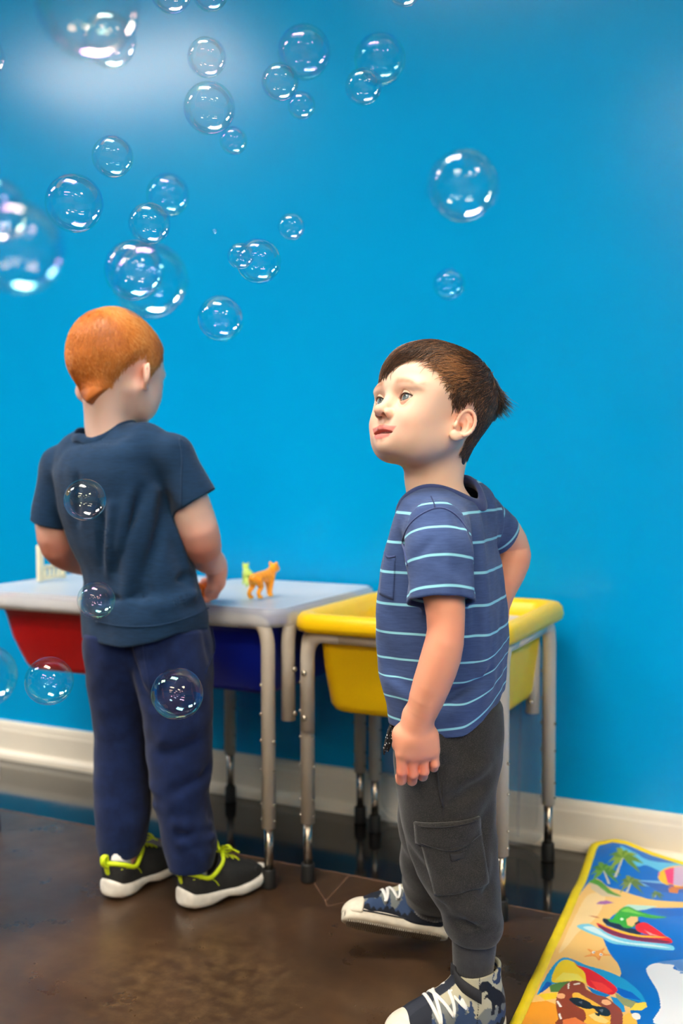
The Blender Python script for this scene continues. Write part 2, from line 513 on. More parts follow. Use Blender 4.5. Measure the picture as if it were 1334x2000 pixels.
TR = .0135                                                       # leg tube radius
def leg(parent, x, y, ztop, bend=None, name='leg'):
    """long leg: beige outer tube (bent into the top rail when bend is given), chrome extension, rubber foot, bolts"""
    bm = bmesh.new()
    if bend is not None:
        bx, by = bend
        pts = [(x + bx, y + by, ztop)] + arc((x + bx * .45, y + by * .45, ztop), (x, y, ztop), (x, y, ztop - .055)) + [(x, y, .115)]
    else:
        pts = [(x, y, ztop), (x, y, .115)]
    tube(bm, pts, TR, 14)
    o = build(name, bm, M_steel, parent)
    bm = bmesh.new(); tube(bm, [(x, y, .12), (x, y, .025)], .0088, 14); build('extension', bm, M_chrome, o)
    bm = bmesh.new()
    rings(bm, [[(x + r * math.cos(a), y + r * math.sin(a), z) for a in np.linspace(0, 2 * pi, 17)[:-1]] for r, z in ((.0125, .036), (.0130, .034), (.0134, .018), (.0138, .004), (.0132, 0))], True, True)
    build('rubber_foot', bm, M_rubber, o)
    bm = bmesh.new()
    for k, z in enumerate((.385, .33, .28, .225, .16, .13)):
        for s in ((-1, -.25), (1, -.25)) if k > 1 else ((-1, -.3),):
            d = Vector((s[0], s[1], 0)).normalized()
            tube(bm, [Vector((x, y, z)) + d * (TR - .002), Vector((x, y, z)) + d * (TR + .002), Vector((x, y, z)) + d * (TR + .0032)], [.0036 if k < 3 else .0022, .0036 if k < 3 else .0022, .0014], 8)
    build('bolt', bm, M_bolt, o)['kind'] = 'stuff'
    return o
def short_tube(parent, x, y, ztop, zbot, bend, face=(0, -1)):
    bm = bmesh.new()
    bx, by = bend
    tube(bm, [(x + bx, y + by, ztop)] + arc((x + bx * .5, y + by * .5, ztop), (x, y, ztop), (x, y, ztop - .05)) + [(x, y, zbot)], TR, 14)
    o = build('bracket_tube', bm, M_steel, parent)
    for z in (.41, .325):
        bm = bmesh.new(); p = Vector((x, y, z)); d = Vector((face[0], face[1], 0))
        tube(bm, [p + d * (TR - .002), p + d * (TR + .002), p + d * (TR + .0045)], [.0056, .0056, .003], 10)
        build('bolt', bm, M_bolt, o)
    return o
def rail(parent, a, b):
    bm = bmesh.new(); tube(bm, [a, b], TR, 12); return build('rail', bm, M_steel, parent)
def tub(name, x0, x1, y0, y1, ztop, depth, mat, rim=.038, taper=.035, rk=1.0):
    """open plastic tub with a rolled rim, origin on its bottom"""
    cx, cy = (x0 + x1) / 2, (y0 + y1) / 2
    e = empty(name, (cx, cy, ztop - depth)); X, Y = (x1 - x0) / 2, (y1 - y0) / 2
    def lp(ins, z, r): return [(x, y, z) for x, y in rrect(-X + ins, X - ins, -Y + ins, Y - ins, r, 8)]
    bm = bmesh.new()
    D = depth
    loops = [lp(rim + .004, D - .036 * rk, .03), lp(rim + taper * .5, D * .45, .035), lp(rim + taper, .016, .04), lp(rim + taper + .006, .004, .04), lp(rim + taper + .018, 0, .035)]
    inner = [lp(rim + taper + .022, .004, .035), lp(rim + taper + .008, .018, .038), lp(rim + .006, D - .03, .03), lp(rim - .002, D - .012, .035)]
    rings(bm, loops + inner, False, False)
    L = [v for v in bm.verts]
    n = len(loops[0])
    bm.verts.ensure_lookup_table()
    bm.faces.new([bm.verts[(len(loops)) * n + j] for j in range(n)])
    build('body', bm, mat, e)
    bm = bmesh.new()
    rl = [lp(rim + .003, D - .034 * rk, .03), lp(.012, D - .037 * rk, .045), lp(.003, D - .034 * rk, .05), lp(0, D - .024 * rk, .052), lp(.0025, D - .010 * rk, .05), lp(.009, D - .002, .046), lp(.018, D, .042), lp(rim - .010, D - .002, .04), lp(rim - .001, D - .010, .036), lp(rim + .006, D - .03, .03)]
    rings(bm, rl)
    build('rim', bm, mat, e)
    return e
def lid(name, x0, x1, y0, y1, ztop, mat, rim_mat, h=.034):
    """snap-on lid: raised flat panel in a deep rounded rim"""
    cx, cy = (x0 + x1) / 2, (y0 + y1) / 2
    e = empty(name, (cx, cy, ztop - h)); X, Y = (x1 - x0) / 2, (y1 - y0) / 2
    def lp(ins, z, r): return [(x, y, z) for x, y in rrect(-X + ins, X - ins, -Y + ins, Y - ins, r, 8)]
    bm = bmesh.new(); rings(bm, [lp(.010, h, .04), lp(.030, h, .034), lp(.040, h - .0035, .03)], False, True); build('panel', bm, mat, e)
    bm = bmesh.new(); rings(bm, [lp(.004, 0, .042), lp(.001, .002, .046), lp(0, .008, .047), lp(.0005, h - .012, .047), lp(.004, h - .003, .044), lp(.010, h, .04)]); build('rim', bm, rim_mat, e)
    return e

ZR2 = .503; ZR = .480                                                        # top rail height
# two-tub table: six legs
T2 = empty('sensory_table', (-1.342, -.262, 0))
tag(T2, 'two tub sensory table with bent beige steel legs, red and blue tubs in it', 'table')
def rel(p, e): return (p[0] - e.location.x, p[1] - e.location.y)
ex, ey = T2.location.x, T2.location.y
xa, xm, xb, yf, yr = -1.687 - ex, 0.006, -.996 - ex, -.467 - ey, -.062 - ey
leg(T2, xb, yf, ZR2, (-.06, 0)); leg(T2, xb, yr, ZR2, (-.06, 0)); leg(T2, xa, yf, ZR2, (.06, 0)); leg(T2, xa, yr, ZR2, (.06, 0)); leg(T2, xm, yr, ZR2); leg(T2, xm, yf, ZR2)
for y in (yf, yr): rail(T2, (xa + .05, y, ZR2), (xb - .05, y, ZR2))
short_tube(T2, xb + .018, yf + .045, ZR2, .312, (0, .07), (1, 0)); short_tube(T2, xb + .018, yr - .04, ZR2, .312, (0, -.07), (1, 0))
short_tube(T2, xa - .018, yr - .04, ZR2, .312, (0, -.07), (-1, 0))
for x in (xb + .018, xa - .018): rail(T2, (x, yf + .11, ZR2), (x, yr - .10, ZR2))
tag(tub('plastic_tub', -1.752, -1.352, -.450, -.034, .508, .165, M_red, rim=.03, rk=.35), 'deep red plastic tub hanging in the left half of the long table', 'tub')
tag(tub('plastic_tub', -1.334, -.972, -.450, -.034, .508, .165, M_blue, rim=.03, rk=.35), 'dark blue plastic tub in the long table beside the yellow one', 'tub')
tag(lid('tub_lid', -1.760, -1.344, -.482, -.026, .529, M_lid, M_lidrim), 'frosted plastic lid looking pinkish over the red tub', 'lid')
tag(lid('tub_lid', -1.340, -.9615, -.482, -.026, .529, M_lid, M_lidrim), 'frosted bluish plastic lid over the blue tub, toy cat on it', 'lid')

# single table with the yellow tub
T1 = empty('sensory_table', (-.75, -.255, 0))
tag(T1, 'small single tub sensory table on four beige legs behind the boy in stripes', 'table')
ex, ey = T1.location.x, T1.location.y
xa, xb, yf, yr = -.943 - ex, -.560 - ex, -.410 - ey, -.100 - ey
leg(T1, xa, yf, ZR, (0, .06)); leg(T1, xb, yf, ZR, (0, .06)); leg(T1, xa, yr, ZR, (0, -.06)); leg(T1, xb, yr, ZR, (0, -.06))
for x in (xa, xb): rail(T1, (x, yf + .05, ZR), (x, yr - .05, ZR))
short_tube(T1, xa + .012, yf - .022, ZR, .300, (.07, 0)); short_tube(T1, xb - .012, yf - .022, ZR, .300, (-.07, 0))
short_tube(T1, xa + .03, yr - .012, ZR, .300, (.07, 0)); short_tube(T1, xb - .03, yr - .012, ZR, .300, (-.07, 0))
rail(T1, (xa + .07, yf - .022, ZR), (xb - .07, yf - .022, ZR)); rail(T1, (xa + .09, yr - .012, ZR), (xb - .09, yr - .012, ZR))
tag(tub('plastic_tub', -.960, -.535, -.462, -.040, .523, .192, M_yellow, rim=.036, taper=.016), 'open yellow plastic tub with thick rolled rim', 'tub')

# translucent lid of the yellow tub stood on edge against the wall
e = empty('clear_lid', (-.772, -.060, .004))
def lp(ins, y, r): return [(x, y, z) for x, z in rrect(-.196 + ins, .196 - ins, ins, .43 - ins, r, 8)]
bm = bmesh.new(); rings(bm, [lp(.02, 0.0, .04), lp(.02, .004, .04)], True, True); build('panel', bm, M_lid2, e)
bm = bmesh.new(); rings(bm, [lp(.0195, -.002, .042), lp(.006, -.005, .05), lp(0, 0, .055), lp(0, .014, .055), lp(.005, .014, .05), lp(.006, .004, .05), lp(.0195, .004, .042), lp(.0195, -.002, .042)]); build('rim', bm, M_lid2, e)
bm = bmesh.new(); box(bm, (.135, -.004, .02), (.141, .0, .41)); build('rib', bm, M_lid2, e)
e.rotation_euler = (-.055, 0, 0)
tag(e, 'translucent plastic lid stood upright on the floor behind yellow tub table', 'lid')
# ================================================================== soap bubbles
def bubble_material(name, shift, tint):
    """thin film: clear, with a coloured mirror reflection that grows towards the rim and is banded by film thickness"""
    t = NT(name); t.n.remove(t.b)
    lw = t.add('ShaderNodeLayerWeight'); lw.inputs['Blend'].default_value = 0.35
    geo = t.coords('Object')
    nz = t.noise(1.6, 2, vec=geo)
    sep = t.add('ShaderNodeSeparateXYZ'); t.link(geo, sep.inputs[0])
    th = t.math('ADD', t.math('MULTIPLY', nz, 1.5), t.math('MULTIPLY', sep.outputs['Z'], -.42))
    ph = t.math('FRACT', t.math('ADD', t.math('ADD', th, t.math('MULTIPLY', lw.outputs['Facing'], .75)), shift))
    col = t.ramp(ph, [(0.0, (1, .93, .70, 1)), (0.16, (1, .62, .62, 1)), (0.30, (.85, .35, 1, 1)), (0.45, (.30, .55, 1, 1)), (0.60, (.25, .95, 1, 1)), (0.74, (.45, 1, .72, 1)), (0.88, (.95, 1, .55, 1)), (1.0, (1, .93, .70, 1))])
    col = t.mix(tint, col, (1, .98, .93, 1))
    gl = t.add('ShaderNodeBsdfGlossy'); gl.inputs['Roughness'].default_value = 0.0; t.link(col, gl.inputs['Color'])
    tr = t.add('ShaderNodeBsdfTransparent')
    fr = t.add('ShaderNodeFresnel'); fr.inputs['IOR'].default_value = 1.33
    fac = t.math('MINIMUM', t.math('MULTIPLY_ADD', fr.outputs[0], .70, .028), .26)
    mx = t.add('ShaderNodeMixShader'); t.link(fac, mx.inputs[0]); t.link(tr.outputs[0], mx.inputs[1]); t.link(gl.outputs[0], mx.inputs[2])
    t.link(mx.outputs[0], t.o.inputs['Surface'])
    return t.m
BM = [bubble_material('soap_film', .0, .12), bubble_material('soap_film', .35, .10), bubble_material('soap_film', .62, .12), bubble_material('soap_film', .15, .45)]
bm = bmesh.new(); bmesh.ops.create_icosphere(bm, subdivisions=5, radius=1.0)
bubble_mesh = []
for mm in BM:
    me = bpy.data.meshes.new('soap_bubble'); bm.to_mesh(me); me.polygons.foreach_set('use_smooth', [True] * len(me.polygons)); me.materials.append(mm); bubble_mesh.append(me)
bm.free()
# spot in the photograph, radius there, distance from the camera, film, label
BUBBLES = [
    (172, 10, 100, .80, 0, 'large out of focus bubble cut by top edge, pink and orange glints'),
    (214, 78, 52, 1.02, 3, 'blurred bubble overlapping the big pinkish one at top left'),
    (334, -16, 40, 1.38, 0, 'bubble cut by top edge, left one of two touching'),
    (410, -16, 36, 1.44, 1, 'bubble cut by top edge, right one of two touching'),
    (789, -22, 34, 1.30, 0, 'bubble with only its pink bottom rim showing at top edge'),
    (404, 112, 38, 1.42, 3, 'sharp bubble above the pinkish one, inside the pale wall reflection'),
    (409, 211, 50, 1.44, 0, 'sharp large bubble with magenta glints under a smaller clear one'),
    (456, 275, 27, 1.75, 2, 'small teal bubble at lower right of the magenta glinting one'),
    (220, 306, 40, 1.44, 2, 'sharp bubble with green rim above the big clear bubble at left'),
    (145, 397, 56, 1.45, 1, 'big sharp clear bubble with thin violet rim at left'),
    (547, 160, 36, 1.40, 0, 'sharp purple rimmed bubble in front of the blurred one'),
    (594, 102, 52, 1.85, 1, 'blurred blue and white bubble behind the sharp purple rimmed one'),
    (589, 206, 27, 1.72, 2, 'small bubble with green glints below the purple rimmed one'),
    (742, 116, 50, 1.90, 2, 'blurred teal bubble, larger of the pair at top middle'),
    (710, 169, 36, 1.62, 3, 'bubble with yellow glints, smaller of the pair at top middle'),
    (905, 363, 70, 1.02, 3, 'lone large out of focus bubble with cream glints above the striped boy'),
    (877, 555, 31, 2.00, 2, 'faint blue bubble just above the head of the striped boy'),
    (569, 443, 27, 1.70, 3, 'small pale bubble alone right of the joined pair'),
    (505, 510, 44, 1.50, 2, 'larger bubble of the joined pair at mid height'),
    (470, 500, 26, 1.46, 3, 'little bubble joined to the left side of a larger one'),
    (419, 452, 5, 1.50, 2, 'tiny speck of a bubble beside the joined pair'),
    (328, 381, 42, 1.90, 2, 'blurred cyan bubble behind the sharp one above it left of middle'),
    (292, 437, 41, 1.45, 3, 'sharp bubble touching the top of the big glinting cluster'),
    (293, 548, 74, 1.06, 2, 'big out of focus bubble full of white glints over red hair'),
    (262, 528, 58, 1.20, 1, 'blurred bubble overlapping left side of the big glinting one'),
    (431, 622, 45, 1.75, 1, 'faint bubble right of the head of the red haired boy'),
    (36, 484, 88, .70, 1, 'very large soft bubble cut by left edge, violet rim'),
    (-8, 410, 62, .82, 2, 'soft bubble with cyan and violet glints cut by left edge'),
    (-30, 110, 38, 1.10, 3, 'bubble sliver cut by left edge near the top'),
    (166, 976, 41, 1.46, 3, 'sharp bubble with orange glints before the navy shirt back'),
    (188, 1172, 37, 1.60, 2, 'bubble with yellow and blue glints at hem of navy shirt'),
    (96, 1330, 47, 1.62, 2, 'clear bubble with cyan glints before the red tub'),
    (346, 1355, 51, 1.46, 1, 'sharp bubble with blue and magenta glints before navy sweatpants'),
    (-30, 1320, 62, 1.15, 2, 'blurred cyan bubble cut by left edge below the red tub'),
]
for i, (px, py, r, dist, k, lab) in enumerate(BUBBLES):
    o = bpy.data.objects.new('soap_bubble', bubble_mesh[k]); C.objects.link(o)
    o.location = Vector(unpx(px, py, dist=dist)); o.scale = (r * dist / FPX,) * 3
    o.rotation_euler = (.3 * math.sin(i * 1.7), .3 * math.cos(i * 2.3), i * 1.1)
    tag(o, lab, 'bubble', 'floating soap bubbles')
# ================================================================== people: shared tools
class Fig:
    """frame of a person: origin on the floor, X to the right and Y away as the photographer sees it, Z up"""
    def __init__(s, name, ox, oy, size=1.0):
        s.O = np.array([ox, oy, 0.0]); s.R = rotz(PSI)
        s.root = empty(name, (ox, oy, 0), PSI); s.root.scale = (size,) * 3; s.size = size
        s.c = (CAM - s.O) @ s.R / size
        s.ax = np.stack([RT, FW, UP]) @ s.R
    def pt(s, px, py, b):
        d = s.ax[1] + s.ax[0] * ((px - 667.0) / FPX) - s.ax[2] * ((py - 1000.0) / FPX)
        return s.c + d * ((b - s.c[1]) / d[1])
    def pts(s, L): return [s.pt(*p) for p in L]

def march(f, p, d, off=0.0, n=40, far=0.08):
    """move points p along d until they lie on the surface f = off"""
    p = np.asarray(p, float); d = np.asarray(d, float)
    if d.ndim == 1: d = np.tile(d, (len(p), 1))
    p = p - d * far
    t = np.zeros(len(p))
    for _ in range(n):
        v = f((p + d * t[:, None]).astype(f32)) - off
        t = np.clip(t + v * 0.8, 0, 2.5 * far)
    return p + d * t[:, None]
def grad(f, P, e=0.001):
    P = np.asarray(P, f32)
    g = np.stack([f(P + A(*(e if i == j else 0 for j in range(3)))) - f(P - A(*(e if i == j else 0 for j in range(3)))) for i in range(3)], 1)
    return g / np.maximum(np.linalg.norm(g, axis=1, keepdims=True), 1e-9)
def smooth_path(pts, n=40, closed=False):
    """Catmull-Rom through points"""
    P = [np.array(p, float) for p in pts]
    if closed: P = [P[-1]] + P + [P[0], P[1]]
    else: P = [2 * P[0] - P[1]] + P + [2 * P[-1] - P[-2]]
    k = len(P) - 3; out = []
    for i in range(n + (0 if closed else 1)):
        u = min(i / n * k, k - 1e-6); j = int(u); t = u - j
        a, b, c, d = P[j:j + 4]
        out.append(0.5 * ((2 * b) + (-a + c) * t + (2 * a - 5 * b + 4 * c - d) * t * t + (-a + 3 * b - 3 * c + d) * t ** 3))
    return np.array(out)
def seam(name, f, path, d, rad, mat, parent, n=40, off=0.0003, flat=True, closed=False, loc=None):
    """a stitched line or welt lying on a surface"""
    P = march(f, smooth_path(path, n, closed), d, off)
    bm = bmesh.new()
    if closed: P = np.concatenate([P, P[:1]])
    tube(bm, P, rad, 6)
    return build(name, bm, mat, parent)
def patch(name, f, quad, d, mat, parent, thick=0.0015, nu=14, nv=10, bulge=0.0, lower=None):
    """a sewn-on panel: quad of four corners (top-left, top-right, bottom-right, bottom-left) laid on the surface f"""
    a, b, c, e = [np.array(q, float) for q in quad]
    U, V = np.meshgrid(np.linspace(0, 1, nu), np.linspace(0, 1, nv))
    U, V = U.ravel(), V.ravel()
    P = (a * ((1 - U) * (1 - V))[:, None] + b * (U * (1 - V))[:, None] + c * (U * V)[:, None] + e * ((1 - U) * V)[:, None])
    if lower is not None: P = P + np.array(lower)[None] * (V * (1 - (2 * U - 1) ** 2))[:, None]
    S0 = march(f, P, d, -0.001); g = grad(f, S0)
    edge = np.minimum(np.minimum(U, 1 - U) * nu, np.minimum(V, 1 - V) * nv)
    S1 = S0 + g * (thick + 0.001 + bulge * np.clip(edge / 3, 0, 1))[:, None]
    V_ = np.concatenate([S0, S1]); n = nu * nv; Q = []
    for j in range(nv - 1):
        for i in range(nu - 1):
            k = j * nu + i
            Q.append((n + k, n + k + nu, n + k + nu + 1, n + k + 1)); Q.append((k, k + 1, k + nu + 1, k + nu))
    bd = [i for i in range(nu - 1)] + [nu - 1 + j * nu for j in range(nv - 1)] + [nv * nu - 1 - i for i in range(nu - 1)] + [(nv - 1 - j) * nu for j in range(nv - 1)]
    for x, y in zip(bd, bd[1:] + bd[:1]): Q.append((x, n + x, n + y, y))
    return mesh_obj(name, V_, np.array(Q), mat, parent)
def subdiv_local(V, Q, pick, f=None, times=1, v=.001):
    """split the picked quads in four and settle the new points on the surface"""
    for _ in range(times):
        sel = pick(V[Q].mean(1)); S = Q[sel]; n = len(V)
        E = np.stack([S, np.roll(S, -1, 1)], -1); E.sort(-1)
        k = E[..., 0].astype(np.int64) * (n + 1) + E[..., 1]
        uk, inv, cnt = np.unique(k.ravel(), return_inverse=True, return_counts=True)
        inv = inv.reshape(k.shape); a, b = uk // (n + 1), uk % (n + 1)
        mid = (V[a] + V[b]) / 2; cen = V[S].mean(1)
        N = np.concatenate([mid, cen])
        move = np.concatenate([cnt == 2, np.ones(len(cen), bool)])
        if f is not None:
            for _i in range(2):
                P = N.astype(f32); d = f(P); e = v * .5
                g = np.stack([f(P + A(*(e if i == j else 0 for j in range(3)))) - f(P - A(*(e if i == j else 0 for j in range(3)))) for i in range(3)], 1) / (2 * e)
                st = np.clip(d[:, None] * g / np.maximum((g * g).sum(1), .2)[:, None], -v, v)
                N = N - st * move[:, None]
        m = n + inv; c = n + len(mid) + np.arange(len(S))
        new = [np.stack([S[:, i], m[:, i], c, m[:, i - 1]], 1) for i in range(4)]
        V = np.concatenate([V, N]); Q = np.concatenate([Q[~sel]] + new)
    return V, Q
def limb(P, pts, rads, n=9):
    """smooth tapering limb through joints"""
    C_ = smooth_path([list(p) + [r] for p, r in zip(pts, rads)], n)
    c = C_[:, :3].mean(0); R_ = np.abs(C_[:, :3] - c).max() + max(rads)
    d = np.sqrt(((P - A(*c)) ** 2).sum(1)) - R_ * .8
    m = (np.abs(P - A(*c)).max(1) < R_ + .03)
    if m.any():
        p = P[m]; r = None
        for i in range(n):
            e = seg(p, C_[i, :3], C_[i + 1, :3], C_[i, 3], C_[i + 1, 3])
            r = e if r is None else np.minimum(r, e)
        d[m] = r
    return d
def fold(P, a, b, w, amp):
    """a soft ridge (amp > 0) or valley (amp < 0) of cloth from a to b; returns the change of distance"""
    a = A(*a); b = A(*b); d = b - a
    t = np.clip(((P - a) @ d) / float(d @ d), 0, 1)
    q = P - a - t[:, None] * d
    return -amp * np.exp(-(q * q).sum(1) / (w * w)) * (0.35 + 0.65 * np.sin(np.clip(t, 0, 1) * pi))

def hand_sdf(P, W, *a, **k):
    m = ((P - A(*W)) ** 2).sum(1) < .13 ** 2
    d = np.sqrt(((P - A(*W)) ** 2).sum(1)) - .10
    if m.any(): d[m] = hand_core(P[m], W, *a, **k)
    return d
def hand_core(P, W, F, B, s, side, curl=(0.5, 0.9, 0.9), spread=0.0, scale=1.0, thumb=(0.5, 0.6), drop=(0, 0, 0, 0)):
    """child's hand: wrist W, F points to the fingers, B is the normal of the back of the hand,
    side +1 when the thumb is at F x B side; palm with four fingers of unequal length and a thumb from its side"""
    F = np.array(F, float); F /= np.linalg.norm(F)
    B = np.array(B, float); B -= F * (B @ F); B /= np.linalg.norm(B)
    T = np.cross(F, B) * side                       # towards the thumb
    W = np.array(W, float); k = scale
    def at(f, t, b): return W + (F * f + T * t + B * b) * k
    Rm = np.stack([F, T, B], 1)
    d = ell(P, at(.023, .001, 0), np.array([.029, .029, .0165]) * k, Rm)
    d = smin(d, rbox(P, at(.026, -.001, 0), np.array([.020, .0275, .0115]) * k, .010 * k, Rm), .008)
    d = smin(d, seg(P, W - F * .012 * k, at(.012, 0, 0), .0188 * k, .018 * k), .014)
    d = smin(d, ell(P, at(.020, .016, -.006), np.array([.019, .0115, .012]) * k, Rm), .010)
    L = [(.0245, .0165, .0125), (.0260, .0180, .0130), (.0245, .0165, .0125), (.0195, .0130, .0110)]
    fd = None
    for i in range(4):
        t0 = (.0222 - .0150 * i)
        f0 = (.038, .041, .040, .036)[i]
        p = at(f0, t0, .001); r = (.0072, .0073, .0070, .0064)[i] * k
        ang = 0.0; pts = [at(f0 - .012, t0 * .93, .001), p]; sp = spread * (1.5 - i)
        for j, (c, l) in enumerate(zip(curl, L[i])):
            ang += c + (drop[i] if j == 1 else 0)
            dv = F * math.cos(ang) - B * math.sin(ang) + T * sp
            p = p + dv / np.linalg.norm(dv) * l * k; pts.append(p)
        e = chain(P, pts, [r * 1.05, r * 1.06, r, r * .97, r * .86], .002)
        e = np.minimum(e, np.sqrt(((P - A(*pts[2])) ** 2).sum(1)) - r * 1.05)
        fd = e if fd is None else smin(fd, e, .0008)
    d = smin(d, fd, .0038)
    a0, a1 = thumb
    p0 = at(.012, .020, -.006); p1 = at(.032, .031 - .006 * a0, -.008 - .010 * a0); p2 = at(.047, .031 - .016 * a0, -.012 - .016 * a1); p3 = at(.058, .027 - .022 * a0, -.014 - .022 * a1)
    d = smin(d, chain(P, [p0, p1, p2, p3], [.012 * k, .0092 * k, .0082 * k, .0068 * k], .003), .006)
    return d

# ---- materials of people
def skin_material(name):
    t = NT(name); t.set(Roughness=0.50, Specular_IOR_Level=0.32)
    c = t.attr('tone').outputs['Color']
    n = t.noise(60, 4, 0.6); n2 = t.noise(420, 2)
    c = t.mix(t.math('MULTIPLY', n, .22), c, (.80, .42, .30, 1), 'MIX')
    t.color(c)
    t.b.inputs['Subsurface Weight'].default_value = 0.18
    t.b.inputs['Subsurface Radius'].default_value = (1.0, .38, .22)
    t.b.inputs['Subsurface Scale'].default_value = 0.006
    t.bump(n2, 0.05, 0.0005)
    return t.m
M_skin = skin_material('skin')
def cloth(name, c0, c1, rough=0.9, weave=900, streak=None, sheen=0.25, speck=None, bump=.25):
    t = NT(name); t.set(Roughness=rough, Specular_IOR_Level=0.2)
    t.b.inputs['Sheen Weight'].default_value = sheen; t.b.inputs['Sheen Roughness'].default_value = 0.5
    f = t.noise(55, 4, .65, stretch=streak) if streak else t.noise(45, 4, .65)
    c = t.ramp(f, [(0.32, c0), (0.68, c1)])
    if speck:
        g = t.noise(1500, 2, .7)
        c = t.mix(t.ramp(g, [(0.50, (0, 0, 0, 1)), (0.66, (1, 1, 1, 1))]), c, speck)
    t.color(c)
    w = t.noise(weave, 2)
    t.bump(w, bump, 0.0008)
    return t
# ================================================================== the boy in stripes
BR = Fig('person', -.527, -.749, 1.059)
tag(BR.root, 'boy in blue striped t-shirt and dark grey cargo joggers looking up left', 'person')
pt = BR.pt
# ---- head frame: origin between the ears; x forward, y to his left, z up
TH = math.radians(57)
def head_frame(yaw_vec, pitch, roll):
    f = np.array(yaw_vec, float); f /= np.linalg.norm(f)
    l = np.cross([0, 0, 1], f); R = np.stack([f, l, [0, 0, 1]], 1)
    return R @ roty(-pitch) @ rotx(roll)
HR = head_frame((-math.sin(TH), -math.cos(TH), 0), math.radians(18), math.radians(2.5))
HO = pt(848, 829, 0.0)
def to_head(P): return (P - A(*HO)) @ HR.astype(f32)
def from_head(p): return np.asarray(p) @ HR.T + HO

EYE = [(.0655, .0275, .0080), (.0655, -.0275, .0080)]
UPLIP = [(.0625, .0250, -.0312), (.0735, .0150, -.0338), (.0795, .0045, -.0325), (.0788, 0, -.0333), (.0795, -.0045, -.0325), (.0735, -.0150, -.0338), (.0625, -.0250, -.0312)]
LOLIP = [(.0625, .0240, -.0328), (.0715, .0150, -.0420), (.0770, .0045, -.0452), (.0770, -.0045, -.0452), (.0715, -.0150, -.0420), (.0625, -.0240, -.0328)]
def lid_lines(Q, ex, ey, ez):
    s = np.sign(ey)
    a = (Q[:, 1] - ey) * s; b = Q[:, 2] - ez - .10 * a
    w = 1 - np.clip(a / .0120, -1, 1) ** 2
    return a, b, w, .0054 * np.sqrt(w + 1e-6) ** 1.3 + .0002, -.0044 * w
def face_sdf(Q):
    """child's head without the neck, in head coordinates"""
    d = ell(Q, (.002, 0, .0350), (.0780, .0690, .0640))
    d = smin(d, ell(Q, (.032, 0, .0350), (.0520, .0590, .0530)), .02)         # forehead and brow
    d = smin(d, ell(Q, (.022, 0, -.016), (.0560, .0545, .0430)), .022)       # mid face
    fr = Q[:, 0] > -.02
    d[fr] = face_front(Q[fr], d[fr])
    return d
def face_front(Q, d):
    d = smin(d, ell(Q, (.034, 0, -.038), (.0430, .0390, .0270)), .018)        # lower face
    for s in (1, -1):
        d = smin(d, ell(Q, (.0480, s * .0310, -.0180), (.0290, .0245, .0250)), .014)   # cheeks
        d = smin(d, seg(Q, (.006, s * .048, -.022), (.046, s * .028, -.048), .0130, .012), .022)   # jaw
        d = smin(d, ell(Q, (.040, s * .028, -.036), (.024, .021, .020)), .016)
        d = smin(d, ell(Q, (.046, s * .040, .010), (.0230, .0170, .0260)), .016)       # temple
    fr = Q[:, 0] > .045
    d[fr] = face_detail(Q[fr], d[fr])
    return d
